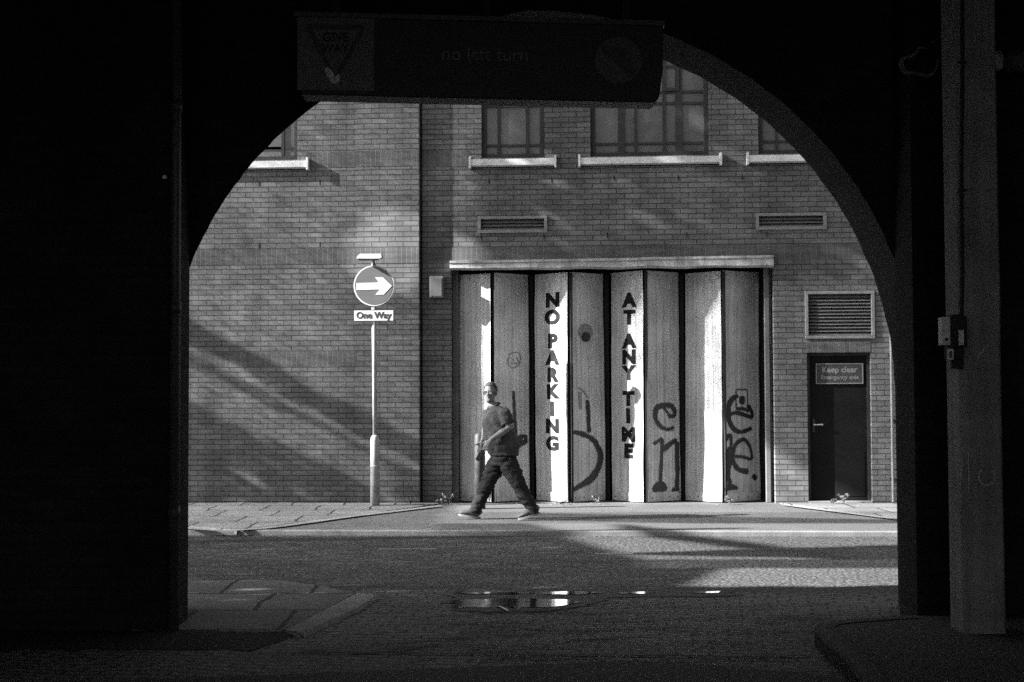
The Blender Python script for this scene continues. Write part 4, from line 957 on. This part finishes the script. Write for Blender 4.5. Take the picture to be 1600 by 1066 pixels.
# polo shirt
bm = bmesh.new()
hemc = q(788, 708)
tube(bm, [hemc + Vector((0, 0, -.03)), hemc + Vector((0, 0, .04)), belly + Vector((0, 0, .0)), belly.lerp(chest, .5), chest, chest + Vector((0, 0, .09)), neck0 + Vector((0, 0, -.02)), neck0 + Vector((0, 0, .012))],
     [.195, .205, .215, .212, .21, .188, .10, .075], 32, ell=[.185, .20, .222, .192, .160, .13, .085, .072], ref=fd)
tube(bm, [shL - sd * .04 + Vector((0, 0, .0)), shL + Vector((0, 0, -.01)), shL2, elbowL.lerp(shL2, .25)], [.07, .078, .08, .078], 18)
tube(bm, [shR + sd * .04, shR, shR.lerp(elbowR, .7)], [.07, .075, .08], 18)
sh = obj('polo_shirt', bm, shirt, man); bake(sh, ('REMESH', dict(mode='VOXEL', voxel_size=.010)), ('SMOOTH', dict(factor=.5, iterations=5)))
for v in sh.data.vertices:
    n_ = v.normal; k = noise.noise(Vector((v.co.x * 9, v.co.y * 9, v.co.z * 16))) * .012 + noise.noise(Vector((v.co.x * 22, v.co.y * 22, v.co.z * 30))) * .005
    v.co += n_ * k
bm = bmesh.new()
for sg, tk in ((1, 0), (-1, 0)):
    tube(bm, [neck0 + Vector((0, 0, .02)) + hs * 0 + sd * sg * .01 + fd * .08 + Vector((0, 0, -.05)), neck0 + sd * sg * .055 + fd * .045 + Vector((0, 0, -.005)), neck0 + sd * sg * .078 + Vector((0, 0, .028)), neck0 + sd * sg * .04 - fd * .07 + Vector((0, 0, .045)), neck0 - fd * .082 + Vector((0, 0, .048))], [.012, .016, .016, .016, .016], 8)
obj('collar', bm, plain('collar_cloth', .05, .9), man, True)
# trousers
bm = bmesh.new()
tube(bm, [hips + Vector((0, 0, .06)), hips, hips + Vector((0, 0, -.10))], [.17, .178, .165], 28, ell=[.165, .172, .16], ref=fd)
hF, hB = hips - sd * .085 + Vector((-.02, 0, -.05)), hips + sd * .085 + Vector((.02, 0, -.05))
tube(bm, [hF, hF.lerp(kneeF, .45), kneeF, kneeF.lerp(ankF, .5), ankF + Vector((0, 0, .01)), ankF + Vector((.005, 0, -.045))], [.125, .118, .095, .088, .080, .082], 22)
tube(bm, [hB, hB.lerp(kneeB, .45), kneeB, kneeB.lerp(ankB, .5), ankB + Vector((0, 0, .01)), ankB + Vector((.0, 0, -.035))], [.125, .118, .095, .085, .080, .082], 22)
tr = obj('trousers', bm, trs, man); bake(tr, ('REMESH', dict(mode='VOXEL', voxel_size=.010)), ('SMOOTH', dict(factor=.5, iterations=6)))
for v in tr.data.vertices:
    k = noise.noise(Vector((v.co.x * 6, v.co.y * 6, v.co.z * 20))) * .022 + noise.noise(Vector((v.co.x * 16, v.co.y * 16, v.co.z * 40))) * .009
    v.co += v.normal * k
# shoes
def shoe_(heel, toe, up):
    d = (toe - heel); L = d.length; d.normalize(); s_ = d.cross(up).normalized(); u_ = s_.cross(d)
    def ring(t_, wdt, hb_, ht): return heel + d * L * t_ + u_ * (ht + hb_) / 2, wdt, (ht - hb_) / 2
    bm = bmesh.new(); st_ = [(0.0, .03, .02, .09), (.06, .042, .018, .13), (.25, .046, .018, .135), (.45, .05, .018, .115), (.7, .056, .018, .085), (.9, .046, .018, .07), (1.0, .022, .02, .055)]
    rr2 = [ring(*a_) for a_ in st_]; tube(bm, [a_[0] for a_ in rr2], [a_[1] for a_ in rr2], 16, ell=[a_[2] for a_ in rr2], ref=u_)
    o = obj('shoe', bm, shoe, man); bake(o, ('SUBSURF', dict(levels=1, render_levels=1)))
    bm = bmesh.new(); n_ = 24; out = []
    for k in range(n_):
        a_ = 2 * math.pi * k / n_; cx_ = .5 - .51 * math.cos(a_); wdt = (.046 + .010 * (cx_ - .3)) * math.sin(a_)
        out.append(heel + d * L * cx_ + s_ * wdt - u_ * .004)
    prism(bm, out, u_ * .026); obj('sole', bm, sole, o)
gz = PZ + .006
hF_, tF_ = q(750, 811, .06), q(716, 808, .04); hF_.z = gz + .0; tF_.z = gz + .045
shoe_(hF_, tF_, Vector((0, 0, 1)))
tB_ = q(811, 812, -.12); tB_.z = gz + .002; hB_ = q(845, 800, -.10); hB_.z = gz + .075
shoe_(hB_, tB_, Vector((0, 0, 1)))
# small dark thing in his hand
bm = bmesh.new(); pa = q(758, 703, -.33); pb = q(748.5, 718, -.33); dd = (pb - pa).normalized(); sd2 = Vector((dd.z, 0, -dd.x))
prism(bm, [pa - sd2 * .03, pa + sd2 * .03, pb + sd2 * .026, pb - sd2 * .026], Vector((0, .012, 0))); bmesh.ops.bevel(bm, geom=bm.edges[:], offset=.004, segments=2, affect='EDGES')
tag(obj('phone', bm, M['blackpaint']), "small dark phone held low in the walking man's hand", 'phone')

# ------------------------------------------------------------------ unseen leaf screen added as a tree to pattern the sun on facade and road
XO = -13.5
def pix(p):
    l = CAMROT.transposed() @ (Vector(p) - CAMLOC); return 800 + F * l.x / -l.z, 533 - F * l.y / -l.z
def sm(e0, e1, v): t_ = max(0, min(1, (v - e0) / (e1 - e0))); return t_ * t_ * (3 - 2 * t_)
def t_wall(px, py):  # share of sun the added screen lets through to the facade
    la_ = 505 + .52 * (px - 297); lb_ = 528 + .55 * (px - 888)
    if py > la_:
        d = py - la_
        if d < 34: return .02
        if d < 48: return .42
        if d < 62: return .06
        lc = 632 + .47 * (px - 297)
        return .28 if py < lc and px < 640 else 0
    v = .33 * (1 - sm(540, 800, px)) + .0
    if px < 690 or (px < 720 and py < 460):
        e = ((px - 636) / 92) ** 2 + ((py - 400) / 64) ** 2
        if e < 1: v = 1
    elif py > lb_ or (px < 790 and py > 425): v = 1.0
    elif py > 418: v = .16
    return v
def t_ground(px, py):  # share of sun the added screen lets through to the ground
    if py < 806: return .9 if px > 720 else .35
    if py < 824:
        if px < 700: return .35
        c = 814 + (px - 900) * .02
        return .12 if abs(py - c) < 6 and px > 840 else (.6 if px < 1500 else .2)
    if py < 838: 
        if abs(py - (832 + (px - 1000) * .125)) < 5 and px > 980: return .05
        return .85 if px > 900 - (838 - py) * 4 else (.3 if px < 700 else .12)
    if py < 874:
        edge = 880 + (py - 838) * 3.4
        if px > edge:
            if abs(py - (832 + (px - 1000) * .125)) < 5.5: return .05
            if py > 862 + (px - 1050) * -.03 and py < 868 + (px - 1050) * .02: return .1
            return .8
        return .10
    if py < 888: return .12 if px > 1000 else .06
    if py < 916: return 1.0 if px > 1080 + (914 - py) * 2 else .05
    return .03
screen = empty('shade_screen', (XO, 14, 0), 'added unseen leafy shade tree beyond the left edge of the view, shading the facade', 'screen')
s2 = SUNDIR.cross(Vector((0, 0, 1))).normalized(); s3 = SUNDIR.cross(s2).normalized()
rt = random.Random(5); verts = []; faces = []
U0, U1, V0, V1 = 4.5, 19.5, 3.2, 14.5
CU, CV, LEAFS = .04, .04, .036
nu, nv = int((U1 - U0) / CU), int((V1 - V0) / CV); err = [0.0] * (nu + 2)
def add_leaf(c_, sz):
    a_ = rt.uniform(0, 6.28); d1 = s2 * math.cos(a_) + s3 * math.sin(a_); d2 = -s2 * math.sin(a_) + s3 * math.cos(a_)
    d1 = (d1 + SUNDIR * rt.uniform(-.5, .5)) * sz * .62; d2 = d2 * sz * .5
    b0 = len(verts); verts.extend((c_ - d1, c_ + d2, c_ + d1, c_ - d2)); faces.append((b0, b0 + 1, b0 + 2, b0 + 3))
for j in range(nv):
    carry = 0.0
    for i in range(nu):
        U = U0 + (i + .5) * CU; V = V0 + (j + .5) * CV
        xg = XO + V * SUNK / SUNZ; yg = U + V / SUNZ
        if yg <= YW:
            if yg < 10.5 or xg > 9 or xg < -8: continue
            px_, py_ = pix((xg, yg, 0)); tr_ = t_ground(px_, py_)
        else:
            xw = XO + SUNK * (YW - U); zw = V - (xw - XO) * SUNZ / SUNK
            if zw < 0 or xw < -8 or zw > 7.5: continue
            px_, py_ = pix((xw, YW, zw)); tr_ = t_wall(px_, py_)
        if tr_ >= .99: continue
        area = CU * CV * SUNDIR.x
        sz = LEAFS if tr_ > .04 else .13
        od = -math.log(max(tr_, .03)); lam = od * area / (sz * sz * .62)
        n_ = int(lam + rt.random()); jv = .6
        if tr_ > .1:                                      # partly open screen: one quad per cell, sized to pass its share of sun
            sz = math.sqrt((1 - tr_) * area / .58); n_ = 1; jv = .22
        for _ in range(n_):
            add_leaf(Vector((XO, U + rt.uniform(-jv, jv) * CU, V + rt.uniform(-jv, jv) * CV)) + SUNDIR * rt.uniform(-1.2, 1.2), sz)
me = bpy.data.meshes.new('leaf_screen'); me.from_pydata([tuple(v) for v in verts], [], faces); me.materials.append(M['leaf'])
o = bpy.data.objects.new('leaf_screen', me); C.objects.link(o); attach(o, screen)
bm = bmesh.new(); base = Vector((XO, 13.5, 0))
tube(bm, [base, base + Vector((.1, 0, 2)), base + Vector((0, .2, 4.2)), base + Vector((0, -.2, 8))], [.28, .22, .18, .08], 12)
obj('screen_trunk', bm, M['screen_bark'], screen, True)
# unseen blocks added on the right to keep low sky off the right-facing surfaces
sb = empty('annex_blocker', (14, 4, 0), 'unseen brick block added at the right end of the bridge to cut sky light', 'building')
bm = bmesh.new(); box(bm, 5.6, 24, -2, 10.2, -.1, 13); obj('wall', bm, M['tunnel_brick'], sb)
bm = bmesh.new(); box(bm, 5.4, 24.2, -2.2, 10.3, 13.002, 13.3); obj('parapet', bm, M['kerb'], sb)
nb = empty('corner_blocker', (16, 13, 0), 'unseen brick block added beyond the right end of the street to cut sky light', 'building')  # second unseen block, added against sky light from the right
bm = bmesh.new(); box(bm, 11, 24, 13, YW - .3, -.1, 11); obj('wall', bm, M['brick'], nb)
bm = bmesh.new(); box(bm, 10.8, 24.2, 12.8, YW - .31, 11.002, 11.3); obj('parapet', bm, M['kerb'], nb)
print('leaves', len(faces))
